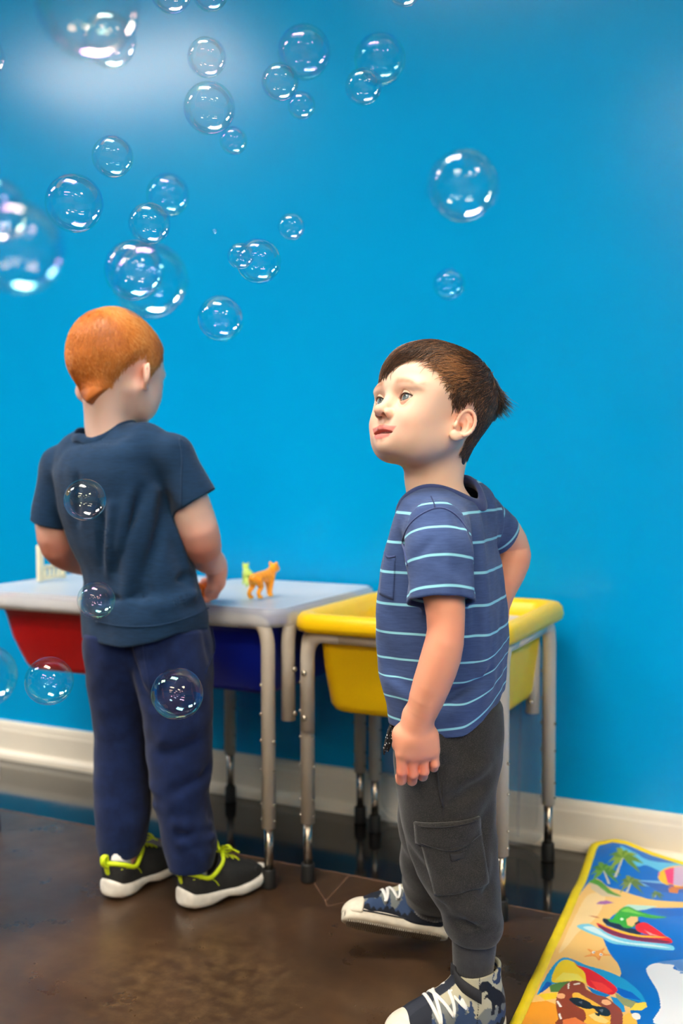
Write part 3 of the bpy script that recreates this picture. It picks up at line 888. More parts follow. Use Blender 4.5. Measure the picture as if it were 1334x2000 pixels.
def face_detail(Q, d):
    d = smin(d, ell(Q, (.0665, 0, -.0520), (.0115, .0160, .0105)), .014)      # chin
    d = smin(d, ell(Q, (.0655, 0, -.0350), (.0105, .0250, .0145)), .012)      # mouth mound
    for s in (1, -1):                                                         # eye hollows
        d = smax(d, -ell(Q, (.0890, s * .0265, .0075), (.0150, .0165, .0115)), .012)
        d = smin(d, ell(Q, (.0710, s * .0290, .0250), (.0090, .0190, .0060)), .012)     # brow
    d = smin(d, chain(Q, [(.0730, 0, .0180), (.0800, 0, .0010), (.0880, 0, -.0110)], [.0066, .0062, .0076], .005), .0075)
    d = smin(d, ell(Q, (.0900, 0, -.0115), (.0072, .0084, .0070)), .004)
    for s in (1, -1):
        d = smin(d, ell(Q, (.0815, s * .0104, -.0138), (.0078, .0056, .0060)), .0035)   # wings
        d = smax(d, -ell(Q, (.0858, s * .0066, -.0190), (.0050, .0034, .0050), rotz(s * .35)), .0014)  # nostrils
    d = smax(d, -seg(Q, (.0835, 0, -.0210), (.0830, 0, -.0270), .0024, .0018), .004)     # philtrum
    for ex, ey, ez in EYE:                                                    # lids
        m = (np.abs(Q[:, 1] - ey) < .022) & (np.abs(Q[:, 2] - ez) < .022)
        q = Q[m]; e = d[m]
        e = smin(e, np.sqrt(((q - A(ex, ey, ez)) ** 2).sum(1)) - .0133, .0055)
        a, b, w, tu, tl = lid_lines(q, ex, ey, ez)
        op = np.maximum(np.maximum(b - tu, tl - b), np.abs(a) - .0118)
        op = np.maximum(op, ex + .001 - q[:, 0])
        e = smax(e, -op, .0012)
        cr = np.abs(b - .0082 * w - .0012) - .0003; cr = np.maximum(cr, np.abs(a) - .0125); cr = np.maximum(cr, ex - q[:, 0])
        e = e + .0008 * np.exp(-(np.maximum(cr, 0) / .0008) ** 2) * (q[:, 0] > ex)      # crease above the eye
        cr = np.abs(b + .0090 * w + .0002); cr = np.maximum(cr, np.abs(a) - .011)
        e = e + .0005 * np.exp(-(np.maximum(cr, 0) / .0014) ** 2) * (q[:, 0] > ex)      # fold below it
        d[m] = e
    m = (np.abs(Q[:, 1]) < .036) & (Q[:, 2] < -.020) & (Q[:, 2] > -.060)
    q = Q[m]; e = d[m]
    e = smin(e, chain(q, UPLIP, [.0018, .0030, .0036, .0034, .0036, .0030, .0018], .002), .0030)
    e = smin(e, chain(q, LOLIP, [.0018, .0036, .0044, .0044, .0036, .0018], .002), .0030)
    e = smax(e, -ell(q, (.0740, 0, -.0386), (.0160, .0205, .0028)), .0014)
    for s in (1, -1):                                                          # smile corners
        e = e + .0014 * np.exp(-(((q - A(.0625, s * .0275, -.0322)) ** 2).sum(1)) / .0036 ** 2)
    d[m] = e
    return d
LIPS = [(-.0262, -.0310), (-.0150, -.0303), (-.0045, -.0283), (0, -.0296), (.0045, -.0283), (.0150, -.0303), (.0262, -.0310), (.0150, -.0446), (.0060, -.0484), (-.0060, -.0484), (-.0150, -.0446)]
def lip_mask(Q):
    F = Q * A(0, 1, 1); d = None
    for (a, b), (c, e) in zip(LIPS, LIPS[1:] + LIPS[:1]):
        t = seg(F, (0, a, b), (0, c, e), 0, 0); d = t if d is None else np.minimum(d, t)
    d = np.where(in_poly(Q[:, 1], Q[:, 2], LIPS), -d, d)
    return np.clip(.5 - d / .0022, 0, 1) * .9
def ear_sdf(Q, s, o=(.009, .0640, -.0085), flare=.52, size=.93):
    """outer ear on side s: shell with rolled rim, bowl, inner ridge, lobe"""
    n = np.array([math.sin(flare) * .9, s * math.cos(flare), 0.05]); n /= np.linalg.norm(n)
    q = np.array([-.18, 0, 1.0]); q -= n * (q @ n); q /= np.linalg.norm(q)
    p = np.cross(n, q) * -s
    if p[0] > 0: p = -p                                # p points backwards
    c = np.array([o[0], s * o[1], o[2]])
    Rm = np.stack([p, q, n], 1)
    def at(a, b, e): return c + (p * a + q * b + n * e) * size
    k = size
    L = (Q - A(*at(.0065, 0, .004))) @ Rm.astype(f32)
    x, y = L[:, 0] / k, L[:, 1] / k
    d = ell(Q, at(.0065, .001, .003), np.array([.0135, .0210, .0046]) * k, Rm)
    th = np.linspace(-1.15, 3.35, 15)
    rim = [at(.0065 + .0132 * math.cos(a) * (1 if math.cos(a) > 0 else .85), .0035 + .0190 * math.sin(a), .0068 + .002 * math.cos(a)) for a in th]
    rim = rim + [at(-.0030, .0020, .0040)]
    d = smin(d, ell(Q, at(.0005, -.0180, .004), np.array([.0078, .0075, .0044]) * k, Rm), .004)
    d = smax(d, -ell(Q, at(.0058, .0020, .0105), np.array([.0105, .0162, .0075]) * k, Rm), .002)
    d = smin(d, chain(Q, rim, [.0023 * k] * len(rim), .001), .0016)
    d = smin(d, chain(Q, [at(.0100, -.012, .0052), at(.0128, -.004, .0058), at(.0115, .006, .0058), at(.0070, .0120, .0050)], [.0022 * k, .0026 * k, .0024 * k, .0016 * k], .001), .0025)
    d = smax(d, -ell(Q, at(.0020, -.0040, .0060), np.array([.0060, .0070, .0085]) * k, Rm), .002)
    d = smin(d, ell(Q, at(-.0048, -.0045, .0056), np.array([.0034, .0052, .0036]) * k, Rm), .002)
    return d
def head_sdf(Q, eo=(.009, .0640, -.0085), fl=.52):
    d = face_sdf(Q)
    for s in (1, -1):
        m = ((Q - A(.012, s * .066, -.004)) ** 2).sum(1) < .042 ** 2
        if m.any(): d[m] = smin(d[m], ear_sdf(Q[m], s, eo, fl), .0022)
    return d

# ---- body joints
SHL, ELL_, WRL = pt(853, 1046, -.092), pt(871, 1222, -.140), pt(818, 1408, -.128)
SHR, ELR, WRR = pt(938, 1003, .076), pt(1002, 1074, .122), pt(968, 1176, .080)
HANDR_F = pt(930, 1240, .092) - WRR
HW = pt(813, 1416, -.124)
def body_sdf(P):
    Q = to_head(P)
    near = np.abs(Q).max(1) < .17
    d = np.full(len(P), 1.0, f32)
    d[near] = head_sdf(Q[near]); d[~near] = np.sqrt((Q[~near] ** 2).sum(1)) - .12
    d = smin(d, chain(P, [from_head((-.012, 0, -.012)), pt(843, 930, .004), pt(852, 990, .006)], [.0390, .0345, .0400], .01), .016)
    d = smin(d, seg(P, from_head((-.036, .0, -.005)), pt(860, 950, .006), .024, .022), .02)
    # trunk and legs, hidden under the clothes
    d = smin(d, chain(P, [SHL, pt(860, 1030, -.03), pt(880, 1022, .04), SHR], [.020, .022, .020, .017], .01), .012)
    d = smin(d, chain(P, [pt(866, 1020, 0), pt(866, 1220, 0), pt(872, 1420, 0)], [.050, .056, .052], .02), .012)
    d = smin(d, chain(P, [pt(878, 1470, -.040), pt(880, 1640, -.045), pt(925, 1830, -.045), pt(925, 1900, -.045)], [.042, .034, .026, .022], .01), .02)
    d = smin(d, chain(P, [pt(870, 1470, .040), pt(860, 1620, .075), pt(848, 1740, .155), pt(846, 1775, .170)], [.042, .034, .026, .022], .01), .02)
    # arms
    d = smin(d, limb(P, [SHL, pt(864, 1135, -.118), ELL_, pt(862, 1280, -.142), pt(840, 1345, -.137), pt(822, 1396, -.130), WRL], [.024, .0272, .0228, .0245, .0230, .0188, .0176], 14), .010)
    d = smin(d, limb(P, [SHR + np.array([-.008, -.004, -.006]), pt(980, 1035, .105), ELR, pt(998, 1105, .110), WRR], [.018, .0245, .0245, .0250, .0195], 10), .008)
    d = smin(d, hand_sdf(P, HW, (.05, 0, -1), (.10, -1, .22), 1, 1, curl=(.10, .70, 1.1), spread=.006, scale=.92, drop=(-.25, 0, .1, .15), thumb=(1.7, 1.5)), .007)
    d = smin(d, hand_sdf(P, WRR, HANDR_F, (.3, 1, .3), 1, -1, curl=(.3, .5, .5), scale=.95), .007)
    return d
V, Qd = mesh_sdf(body_sdf, pt(640, 2010, -.24) * np.array([1, 0, 0]) + np.array([0, -.25, .045]), pt(1080, 640, .3) * np.array([1, 0, 1]) + np.array([0, .27, 0]), .0017)
V, Qd = subdiv_local(V, Qd, lambda c: (lambda q: (q[:, 0] > .040) & (np.abs(q[:, 1]) < .052) & (q[:, 2] > -.055) & (q[:, 2] < .042))(to_head(c.astype(f32))), lambda p: head_sdf(to_head(p)), 2)
V, Qd = subdiv_local(V, Qd, lambda c: (lambda q: ((q - A(.004, .068, -.004)) ** 2).sum(1) < .030 ** 2)(to_head(c.astype(f32))), lambda p: head_sdf(to_head(p)), 1)
def skin_tone(V, head, knots, base=(249, 209, 182), arm=(228, 156, 124), zsplit=.675):
    n = len(V); col = np.zeros((n, 3)); b = np.array([lin(c) for c in base]); a = np.array([lin(c) for c in arm])
    t = np.clip((zsplit - V[:, 2]) / .06, 0, 1)[:, None]
    col = b * (1 - t) + a * t
    red = np.array([lin(c) for c in (222, 120, 96)])
    for p, r, k in knots:
        w = k * np.exp(-((V - np.asarray(p)) ** 2).sum(1) / (r * r))
        col = col * (1 - w[:, None]) + red * w[:, None]
    return col
kn = [(from_head((.070, .034, -.019)), .024, .30), (from_head((.070, -.034, -.019)), .024, .30), (from_head((.092, 0, -.010)), .011, .30),
      (from_head((.0, .072, .0)), .022, .45), (from_head((.0, -.072, .0)), .022, .4), (ELL_, .03, .2), (ELR, .03, .3)]
for q in ((764, 1508), (786, 1512), (808, 1508), (830, 1500)): kn.append((pt(q[0], q[1], -.13), .016, .50))
tone = skin_tone(V, None, kn)
Qh = to_head(V.astype(f32))
nh = np.abs(Qh).max(1) < .15
lm = np.zeros(len(V)); lm[nh] = lip_mask(Qh[nh]) * (Qh[nh, 0] > .055)
tone = tone * (1 - lm[:, None]) + np.array([lin(202), lin(100), lin(98)]) * lm[:, None]
inm = np.zeros(len(V)); inm[nh] = np.clip(.5 - (ell(Qh[nh], (.071, 0, -.0386), (.0160, .0192, .0021))) / .001, 0, 1)
tone = tone * (1 - inm[:, None]) + np.array([lin(95), lin(30), lin(28)]) * inm[:, None]
# brows, then shade painted inside the nostrils
def brow_mask(Q, s):
    a = Q[:, 1] * s - .029
    z0 = .0255 + .0030 * np.clip(1 - (a / .018) ** 2, -1, 1) - .06 * a
    return np.clip(1.2 - np.abs(Q[:, 2] - z0) / (.0056 - .10 * a), 0, 1) * np.clip((.020 - np.abs(a)) / .008, 0, 1) * (Q[:, 0] > .03)
for s in (1, -1):
    w = np.zeros(len(V)); w[nh] = .85 * brow_mask(Qh[nh], s) * (.95 + .05 * vnoise(Qh[nh], 500, 4))
    tone = tone * (1 - w[:, None]) + np.array([lin(152), lin(104), lin(72)]) * w[:, None]
    ex, ey, ez = EYE[0][0], EYE[0][1] * s, EYE[0][2]
    w = np.zeros(len(V)); w[nh] = .75 * np.clip(.6 - ell(Qh[nh], (.0858, s * .0066, -.0175), (.0050, .0034, .0050), rotz(s * .35)) / .0012, 0, 1)
    tone = tone * (1 - w[:, None]) + np.array([lin(120), lin(46), lin(36)]) * w[:, None]
body = mesh_obj('body', V, Qd, M_skin, BR.root, {'tone': tone})
nbody = len(Qd)

# ---- eyes and teeth
def eye_material():
    t = NT('eye'); t.set(Roughness=0.06, Specular_IOR_Level=0.6)
    v = t.coords('Object'); sp = t.add('ShaderNodeSeparateXYZ'); t.link(v, sp.inputs[0])
    r = t.math('SQRT', t.math('ADD', t.math('POWER', sp.outputs[1], 2), t.math('POWER', sp.outputs[2], 2)))
    r = t.math('MULTIPLY', r, 100)
    c = t.ramp(r, [(0.0, rgb(8, 8, 10)), (.19, rgb(10, 10, 12)), (.23, rgb(120, 130, 132)), (.46, rgb(108, 124, 132)), (.53, rgb(50, 58, 64)), (.60, rgb(226, 218, 212)), (1.0, rgb(228, 214, 206))])
    t.color(c); return t.m
M_eye = eye_material(); M_teeth = plain('milk_teeth', rgb(240, 232, 218), .2)
def gaze(d):
    f = np.array(d, float); f /= np.linalg.norm(f); l = np.cross([0, 0, 1], f); l /= np.linalg.norm(l); u = np.cross(f, l)
    return Matrix(np.stack([f, l, u], 1).tolist()).to_euler()
for ex, ey, ez in EYE:
    bm = bmesh.new(); blob(bm, (0, 0, 0), (.0119, .0119, .0119), 4); blob(bm, (.0048, 0, 0), (.0078, .0066, .0066), 3)
    o = build('eye', bm, M_eye, BR.root); o.location = Vector(from_head((ex, ey, ez)))
    o.rotation_euler = gaze(HR @ np.array([1, .16 + (.10 if ey < 0 else 0), .10]))
M_lash = plain('dark_lashes', rgb(58, 36, 28), .6)
for ex, ey, ez in EYE:
    sg = np.sign(ey); bm = bmesh.new()
    for up in (1, 0):
        L = []
        for a_ in np.linspace(-.0116, .0116, 22):
            w_ = 1 - (a_ / .0120) ** 2
            b_ = (.0054 * math.sqrt(w_) ** 1.3 + .0002 if up else -.0044 * w_) + .10 * a_
            L.append(from_head((ex + math.sqrt(max(.0137 ** 2 - a_ * a_ - b_ * b_, 1e-8)), ey + sg * a_, ez + b_)))
        tube(bm, L, [(.00075 if up else .00028) * (.35 + .65 * math.sin(pi * (.12 + .80 * i / 21))) for i in range(22)], 6)
    for i in range(26):                                     # lashes of the upper lid
        a_ = -.0100 + .0212 * i / 25; w_ = 1 - (a_ / .0120) ** 2; b_ = .0054 * math.sqrt(w_) ** 1.3 + .10 * a_
        p0 = np.array([ex + math.sqrt(.0137 ** 2 - a_ * a_ - b_ * b_), ey + sg * a_, ez + b_])
        dv = np.array([.0026, sg * a_ * .22, .0010 + .0004 * math.sin(i * 2.1)])
        tube(bm, [from_head(p0), from_head(p0 + dv * .5 + np.array([0, 0, -.0006])), from_head(p0 + dv)], [.00014, .00011, .00004], 4)
    build('eyelashes', bm, M_lash, BR.root)
bm = bmesh.new()
for k in range(-4, 5):
    y = k * .0045; x = .0722 - 12 * y * y
    blob(bm, from_head((x, y, -.0364)), (.0026, .0023, .0033), 2, Matrix(HR.tolist()))
build('teeth', bm, M_teeth, BR.root)
# ---- hair: a fitted cap under many fine locks
def hair_edge(az, zs, azs):
    return np.interp(np.abs(az), azs, zs)
def make_hair(to_h, from_h, skull, whorl, azs, zs, n, length, flow_front, thick, mats, parent, seedn=3, width=.00044, seg_n=5, lift=.0012, spiky=None, fringe=None, cap_lo=(-.10, -.085, -.075), cap_hi=(.10, .085, .125), vox=.0022, asym=None):
    r = np.random.RandomState(seedn)
    def edge(Q):
        az = np.arctan2(Q[:, 1], Q[:, 0] - .004)
        z = np.interp(np.abs(az), azs, zs)
        if asym is not None: z = np.where(az < 0, np.interp(np.abs(az), asym[0], asym[1]), z)
        return Q[:, 2] - z
    def cap(Q):
        e = edge(Q)
        t = thick(Q) * np.clip(.25 + e / .020, .12, 1)
        d = skull(Q) - t
        return smax(d, -(e - .003) * .7, .003)
    Vc, Qc = mesh_sdf(cap, cap_lo, cap_hi, vox, newton=0)
    # locks
    P = []
    while sum(map(len, P)) < n:
        p = r.normal(size=(n * 2, 3)); p /= np.linalg.norm(p, axis=1, keepdims=True)
        p = p * A(.078, .068, .063) + A(.002, 0, .035)
        for _ in range(3): p = p - skull(p.astype(f32))[:, None] * grad(skull, p)
        p = p[edge(p.astype(f32)) > .001]; P.append(p)
    P = np.concatenate(P)[:n]
    e0 = edge(P.astype(f32))
    L = length(P) * (.7 + .6 * r.rand(n))
    pts = [P + grad(skull, P) * (thick(P.astype(f32)) * np.clip(.2 + e0 / .02, .1, 1) * .55)[:, None]]
    jit = r.normal(size=(n, 3)) * .22
    clump = np.stack([vnoise(P.astype(f32), 95, 11 + k) for k in range(3)], 1) * .35
    for k in range(seg_n):
        p = pts[-1]
        g = grad(skull, p)
        fl = flow_front(p, whorl) + clump + jit
        fl = fl - g * (fl * g).sum(1, keepdims=True)
        fl /= np.maximum(np.linalg.norm(fl, axis=1, keepdims=True), 1e-6)
        if spiky is not None: fl = fl + g * (spiky(P) * (k + 1) / seg_n)[:, None]
        q = p + fl * (L / seg_n)[:, None]
        if spiky is None or True:
            d = skull(q.astype(f32)); tgt = thick(q.astype(f32)) * np.clip(.25 + edge(q.astype(f32)) / .02, .15, 1) + lift * (.3 + r.rand(n)) * (1 if k < seg_n - 1 else .6)
            free = 0 if spiky is None else np.clip(spiky(P), 0, 1)
            q = q + g * ((tgt - d) * .8 * (1 - free))[:, None]
        pts.append(q)
    pts = np.stack(pts, 1)                             # n, k, 3
    K = seg_n + 1
    tan = np.gradient(pts, axis=1); tan /= np.maximum(np.linalg.norm(tan, axis=2, keepdims=True), 1e-9)
    nn = np.stack([grad(skull, pts[:, k]) for k in range(K)], 1)
    sd = np.cross(tan, nn); sd /= np.maximum(np.linalg.norm(sd, axis=2, keepdims=True), 1e-9)
    w = width * (.7 + .6 * r.rand(n))[:, None] * np.array([.9] + [1.0] * (K - 2) + [.12])[None]
    ring = []
    for a in (0, 2.094, 4.189):
        ring.append(pts + sd * (w * math.cos(a))[:, :, None] + nn * (w * .8 * math.sin(a))[:, :, None])
    R = np.stack(ring, 2)                              # n, K, 3, 3
    Vs = R.reshape(-1, 3)
    idx = np.arange(n * K * 3).reshape(n, K, 3)
    Qs = []
    for j in range(3):
        jj = (j + 1) % 3
        Qs.append(np.stack([idx[:, :-1, j], idx[:, :-1, jj], idx[:, 1:, jj], idx[:, 1:, j]], -1).reshape(-1, 4))
    Qs = np.concatenate(Qs)
    Va = np.concatenate([from_h(Vc), from_h(Vs)]); Qa = np.concatenate([Qc, Qs + len(Vc)])
    shade = np.concatenate([np.full(len(Vc), .35), np.repeat(np.clip(.5 + .28 * r.normal(size=n), 0, 1), K * 3)])
    along = np.concatenate([np.zeros(len(Vc)), np.tile(np.repeat(np.linspace(0, 1, K), 3), n)])
    side = np.concatenate([Vc, Vs])
    return Va, Qa, shade, along, side
def hair_material(name, stops):
    t = NT(name); t.set(Roughness=.42, Specular_IOR_Level=.42)
    f = t.attr('shade').outputs['Fac']
    t.color(t.ramp(f, stops))
    return t.m
def skullR(Q):
    d = ell(Q, (.002, 0, .0350), (.0780, .0690, .0640))
    return smin(d, ell(Q, (.032, 0, .0350), (.0520, .0590, .0530)), .02)
def skull_nape(Q):
    d = smin(skullR(Q), ell(Q, (.022, 0, -.016), (.0560, .0545, .0430)), .022)
    return smin(d, seg(Q, (-.020, 0, -.005), (-.022, 0, -.075), .037, .033), .016)
def flowR(p, w):
    d = p - np.array(w)
    d = d / np.maximum(np.linalg.norm(d, axis=1, keepdims=True), 1e-6)
    front = np.clip((p[:, 0] - .0) / .05, 0, 1)[:, None]; low = np.clip((.045 - p[:, 2]) / .03, 0, 1)[:, None]
    v = d * (1 - front) + front * np.array([.85, -.55, -.25])          # combed forward and to his right
    return v * (1 - low) + low * np.array([-.35, 0, -.9])
def thickR(Q):
    top = np.clip((Q[:, 2] - .03) / .06, 0, 1)
    return .0022 + .0065 * top + .0010 * vnoise(Q, 120, 21)
def lenR(P):
    top = np.clip((P[:, 2] - .035) / .05, 0, 1)
    return .012 + .026 * top
def spikeR(P):
    c = ((P - np.array([-.062, .022, .070])) ** 2).sum(1)
    return np.exp(-c / .022 ** 2) * 1.5
AZ = np.radians([0, 18, 32, 48, 60, 72, 82, 92, 104, 116, 128, 145, 180])
Va, Qa, sh, al, sd = make_hair(to_head, from_head, skull_nape, (-.045, .010, .092), AZ,
    [.0500, .0560, .0660, .0600, .0420, .0100, .0180, .0300, .0260, -.0020, -.0300, -.0480, -.0540], 17000, lenR, flowR, thickR, None, None, spiky=spikeR,
    asym=(AZ, [.0500, .0440, .0420, .0400, .0340, .0100, .0180, .0300, .0260, -.0020, -.0300, -.0480, -.0540]))
warm = np.clip(1 - ((sd - np.array([.040, .056, .052])) ** 2).sum(1) / .038 ** 2, 0, 1)  # warm light on the left temple, painted into the lock colour
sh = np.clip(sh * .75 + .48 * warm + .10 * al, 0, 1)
M_hairR = hair_material('brown_hair', [(0, rgb(30, 19, 13)), (.35, rgb(54, 35, 24)), (.62, rgb(88, 59, 38)), (1, rgb(164, 112, 68))])
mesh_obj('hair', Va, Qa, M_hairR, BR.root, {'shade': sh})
# ---- striped t-shirt
def zr(py): return float(pt(870, py, 0)[2])
def xr(px): return float(pt(px, 1200, 0)[0])
ROWS = [(1490, 768, 972), (1440, 764, 982), (1405, 760, 986), (1362, 754, 991), (1309, 741, 998), (1256, 735, 1001), (1197, 733, 996), (1147, 738, 990), (1101, 744, 984), (1065, 751, 975), (1030, 764, 968), (1005, 776, 958), (985, 792, 948)]
tz = [zr(r[0]) for r in ROWS]; tcx = [xr((r[1] + r[2]) / 2) for r in ROWS]; thw = [(r[2] - r[1]) / 2 * .000705 for r in ROWS]
tby = [.092, .094, .096, .098, .100, .100, .099, .098, .096, .094, .090, .082, .070]
YAW = rotz(-.36)
SL_END = pt(861, 1176, -.128); SR_END = pt(976, 1044, .104)
def trunk(P, g=0.0):
    c = np.stack([smooth_interp(P[:, 2], tz, tcx), np.zeros(len(P), f32), np.zeros(len(P), f32)], 1)
    q = P - c
    L = q @ YAW.astype(f32); L[:, 2] = P[:, 2]
    n0 = np.zeros(len(tz))
    d = loft(L, tz, n0, n0, np.array(thw) - .0135 + g, np.array(tby) * .93 + g, n=4.2, cap=.012)
    return d
SF = []
def fold_sum(P):
    w = .0012 * vnoise(P * A(1, 1, .6), 60, 5) + .0005 * vnoise(P, 170, 6)
    for f_ in SF: w = w + fold(P, *f_)
    return w
def sleeves(P, g=0.0, clip=True):
    dl = chain(P, [pt(853, 1040, -.086), pt(857, 1085, -.110), SL_END + (SL_END - pt(857, 1085, -.110)) * (0 if clip else .4)], [.0385 + g, .0415 + g, .0435 + g], .012)
    dr = chain(P, [pt(934, 1008, .070), SR_END + (SR_END - pt(934, 1008, .070)) * (0 if clip else .3)], [.0330 + g, .0345 + g], .012)
    if clip:
        al = SL_END - pt(857, 1085, -.110); al /= np.linalg.norm(al); ar = SR_END - pt(934, 1008, .070); ar /= np.linalg.norm(ar)
        dl = smax(dl, (P - A(*SL_END)) @ al.astype(f32), .002); dr = smax(dr, (P - A(*SR_END)) @ ar.astype(f32), .002)
    return dl, dr
def shoulders(P, g=0.0):
    d = chain(P, [pt(852, 1040, -.080), pt(852, 1022, -.045), pt(900, 1006, .045), pt(934, 1014, .070)], [.038 + g, .040 + g, 0.037 + g, .032 + g], .015)
    return smin(d, chain(P, [pt(846, 1014, -.042), pt(846, 1002, -.018), pt(880, 990, .016), pt(910, 990, .038)], [.034 + g, .036 + g, .037 + g, .037 + g], .015), .02)
HB = [(740, 1405, -.02), (780, 1424, -.07), (845, 1450, -.095), (908, 1438, -.095), (954, 1406, -.08), (984, 1362, -.02), (1010, 1350, 0)]
HEMX = [float(pt(*q)[0]) for q in HB]; HEMZ = [float(pt(*q)[2]) for q in HB]
def hem(P): return smooth_interp(P[:, 0], HEMX, HEMZ)
NECK0, NECK1 = pt(846, 985, .006), pt(846, 930, .006)
def shirt_outer(P, g=0.0, clip=True):
    d = smin(trunk(P, g), shoulders(P, g), .022)
    if clip: d = smax(d, hem(P) - P[:, 2], .0015)
    dl, dr = sleeves(P, g, clip)
    d = smin(d, dl, .012); d = smin(d, dr, .012)
    return d
def neck_cut(P):
    """opening of the collar: a slanted ellipse, low in front, high at the nape"""
    c = pt(852, 975, .004)
    q = P - A(*c)
    L = q @ roty(-.30).astype(f32)
    return np.maximum(np.sqrt((L[:, 0] / .0585) ** 2 + (L[:, 1] / .0500) ** 2) * .050 - .050, -.016 - L[:, 2])
def onshirt(*q): return march(shirt_outer, [pt(*q)], np.array([0, 1.0, 0]))[0]
SF += [(onshirt(a, b, -.16), onshirt(c, d, -.16), w_, k * 1.4) for a, b, c, d, w_, k in (
    (953, 1000, 959, 1345, .008, .0055), (938, 1010, 944, 1330, .012, -.0050), (913, 1040, 924, 1170, .008, .0040), (926, 1050, 933, 1150, .006, -.0035),
    (790, 1060, 800, 1180, .010, -.0040), (984, 1356, 900, 1418, .009, .0055), (975, 1336, 870, 1396, .010, -.0060), (768, 1365, 850, 1425, .010, .0035), (752, 1290, 790, 1370, .012, -.0030),
    (845, 1110, 905, 1150, .008, .0022), (812, 1095, 850, 1055, .007, -.0022), (900, 1020, 917, 1100, .006, -.0020), (960, 1290, 900, 1340, .014, -.0030))]
def shirt_surface(P):
    return shirt_outer(P) + fold_sum(P)
def shirt_sdf(P):
    w = fold_sum(P)
    d = smax(shirt_outer(P) + w, -(shirt_outer(P, -.0042, False) + w), .0012)
    return smax(d, -neck_cut(P), .002)
lo = np.array([xr(700), -.215, zr(1475)]); hi = np.array([xr(1045), .185, zr(905)])
V, Qd = mesh_sdf(shirt_sdf, lo, hi, .0019, slack=1.5)
# stripe coordinate: along each sleeve, and up the trunk measured from the hem near the hem
Pv = V.astype(f32)
tr_ = smin(trunk(Pv), shoulders(Pv), .02); dl, dr = sleeves(Pv)
aL = SL_END - pt(852, 1000, -.085); LL = np.linalg.norm(aL); aR = SR_END - pt(944, 1000, .078); LR = np.linalg.norm(aR)
tL = (Pv - A(*SL_END)) @ (-aL / LL).astype(f32); tR = (Pv - A(*SR_END)) @ (-aR / LR).astype(f32)
hz = hem(Pv); up = Pv[:, 2] - hz
SPY = (1500, 1445, 1392, 1339, 1293, 1241, 1184, 1121, 1062, 1003, 944, 885)
SZ = [float(pt(910, v, -.09)[2]) for v in SPY]; SI = np.arange(len(SPY)) - 1.0
def body_stripe(z): return np.interp(z, SZ, SI)
wgt = np.clip((up - .012) / .075, 0, 1)
body_s = (up - .0125) / .040 * (1 - wgt) + body_stripe(Pv[:, 2]) * wgt
PER = .0398
stripe = np.where((dl < dr) & (dl < tr_ - .002), (tL - .0095) / .0376, np.where((dr < tr_ - .002), (tR - .006) / .0405, body_s))
isl = ((dl < tr_ - .002) | (dr < tr_ - .002)).astype(f32)
def shirt_material():
    t = cloth('striped_slub_jersey', rgb(46, 65, 108), rgb(60, 80, 124), .9, 1300, (1, 1, 9), .12)
    s = t.attr('stripe').outputs['Fac']
    f = t.math('FRACT', t.math('ADD', s, 0.5)); e = t.math('ABSOLUTE', t.math('SUBTRACT', f, 0.5))
    k = t.ramp(e, [(.034, (1, 1, 1, 1)), (.052, (0, 0, 0, 1))])
    base = [l.from_socket for l in t.t.links if l.to_socket == t.b.inputs['Base Color']][0]
    t.color(t.mix(k, base, rgb(140, 206, 222)))
    return t.m
M_shirt = shirt_material()
M_navyrib = cloth('navy_rib', rgb(46, 60, 108), rgb(60, 74, 124), .9, 1200).m
shirt = mesh_obj('striped_shirt', V, Qd, M_shirt, BR.root, {'stripe': stripe})
shirt['label'] = 'slate blue t-shirt with thin light blue stripes'
# collar band along the opening
ring = []
c = pt(852, 975, .004); Rn = roty(-.30)
for a in np.linspace(0, 2 * pi, 73)[:-1]:
    dv = Rn @ np.array([.0585 * math.cos(a), .0500 * math.sin(a), 0]); up_ = Rn @ np.array([0, 0, 1.0])
    best = None
    zs = np.linspace(.09, -.06, 151)
    S = (c + dv + up_[None] * zs[:, None]).astype(f32)
    vv = shirt_surface(S)
    k = np.argmax(vv < 0)
    ring.append(c + dv + up_ * (zs[k] if 0 < k and abs(zs[k]) < .04 else 0.0))
ring = np.array(ring)
for _ in range(10): ring = (np.roll(ring, 1, 0) + ring * 2 + np.roll(ring, -1, 0)) / 4
bm = bmesh.new(); cen = ring.mean(0); upv = Rn @ np.array([0, 0, 1.0])
L0 = []
for off_r, off_z in ((.0040, -.0125), (.0068, -.0115), (.0066, -.002), (.0040, .0035), (.0010, .0052), (-.0014, .0040), (-.0012, -.003), (.0010, -.0125)):
    L0.append([Vector(p + (p - cen) / np.linalg.norm(p - cen) * off_r + upv * off_z) for p in ring])
rings(bm, L0 + [L0[0]])
build('collar', bm, M_navyrib, shirt)
toward = np.array([0, 1.0, 0])
def frontpath(f, L, d): return march(f, np.array([pt(*q) for q in L]), d)
patch('chest_pocket', shirt_surface, BR.pts([(748, 1082, -.05), (770, 1090, -.07), (769, 1172, -.07), (744, 1160, -.05)]), np.array([.55, .83, 0]), M_shirt, shirt, .0012, 10, 14)
pk = bpy.data.objects['chest_pocket']; nv_ = len(pk.data.vertices); co = np.zeros(nv_ * 3, f32); pk.data.vertices.foreach_get('co', co); co = co.reshape(-1, 3)
pk.data.attributes.new('stripe', 'FLOAT', 'POINT').data.foreach_set('value', body_stripe(co[:, 2]).astype(f32))
M_seam = plain('navy_seam_thread', rgb(38, 48, 90), .9)
seam('seam', shirt_surface, BR.pts([(746, 1079, -.05), (757, 1088, -.06), (770, 1087, -.07)]), np.array([.55, .83, 0]), .0014, M_navyrib, pk)
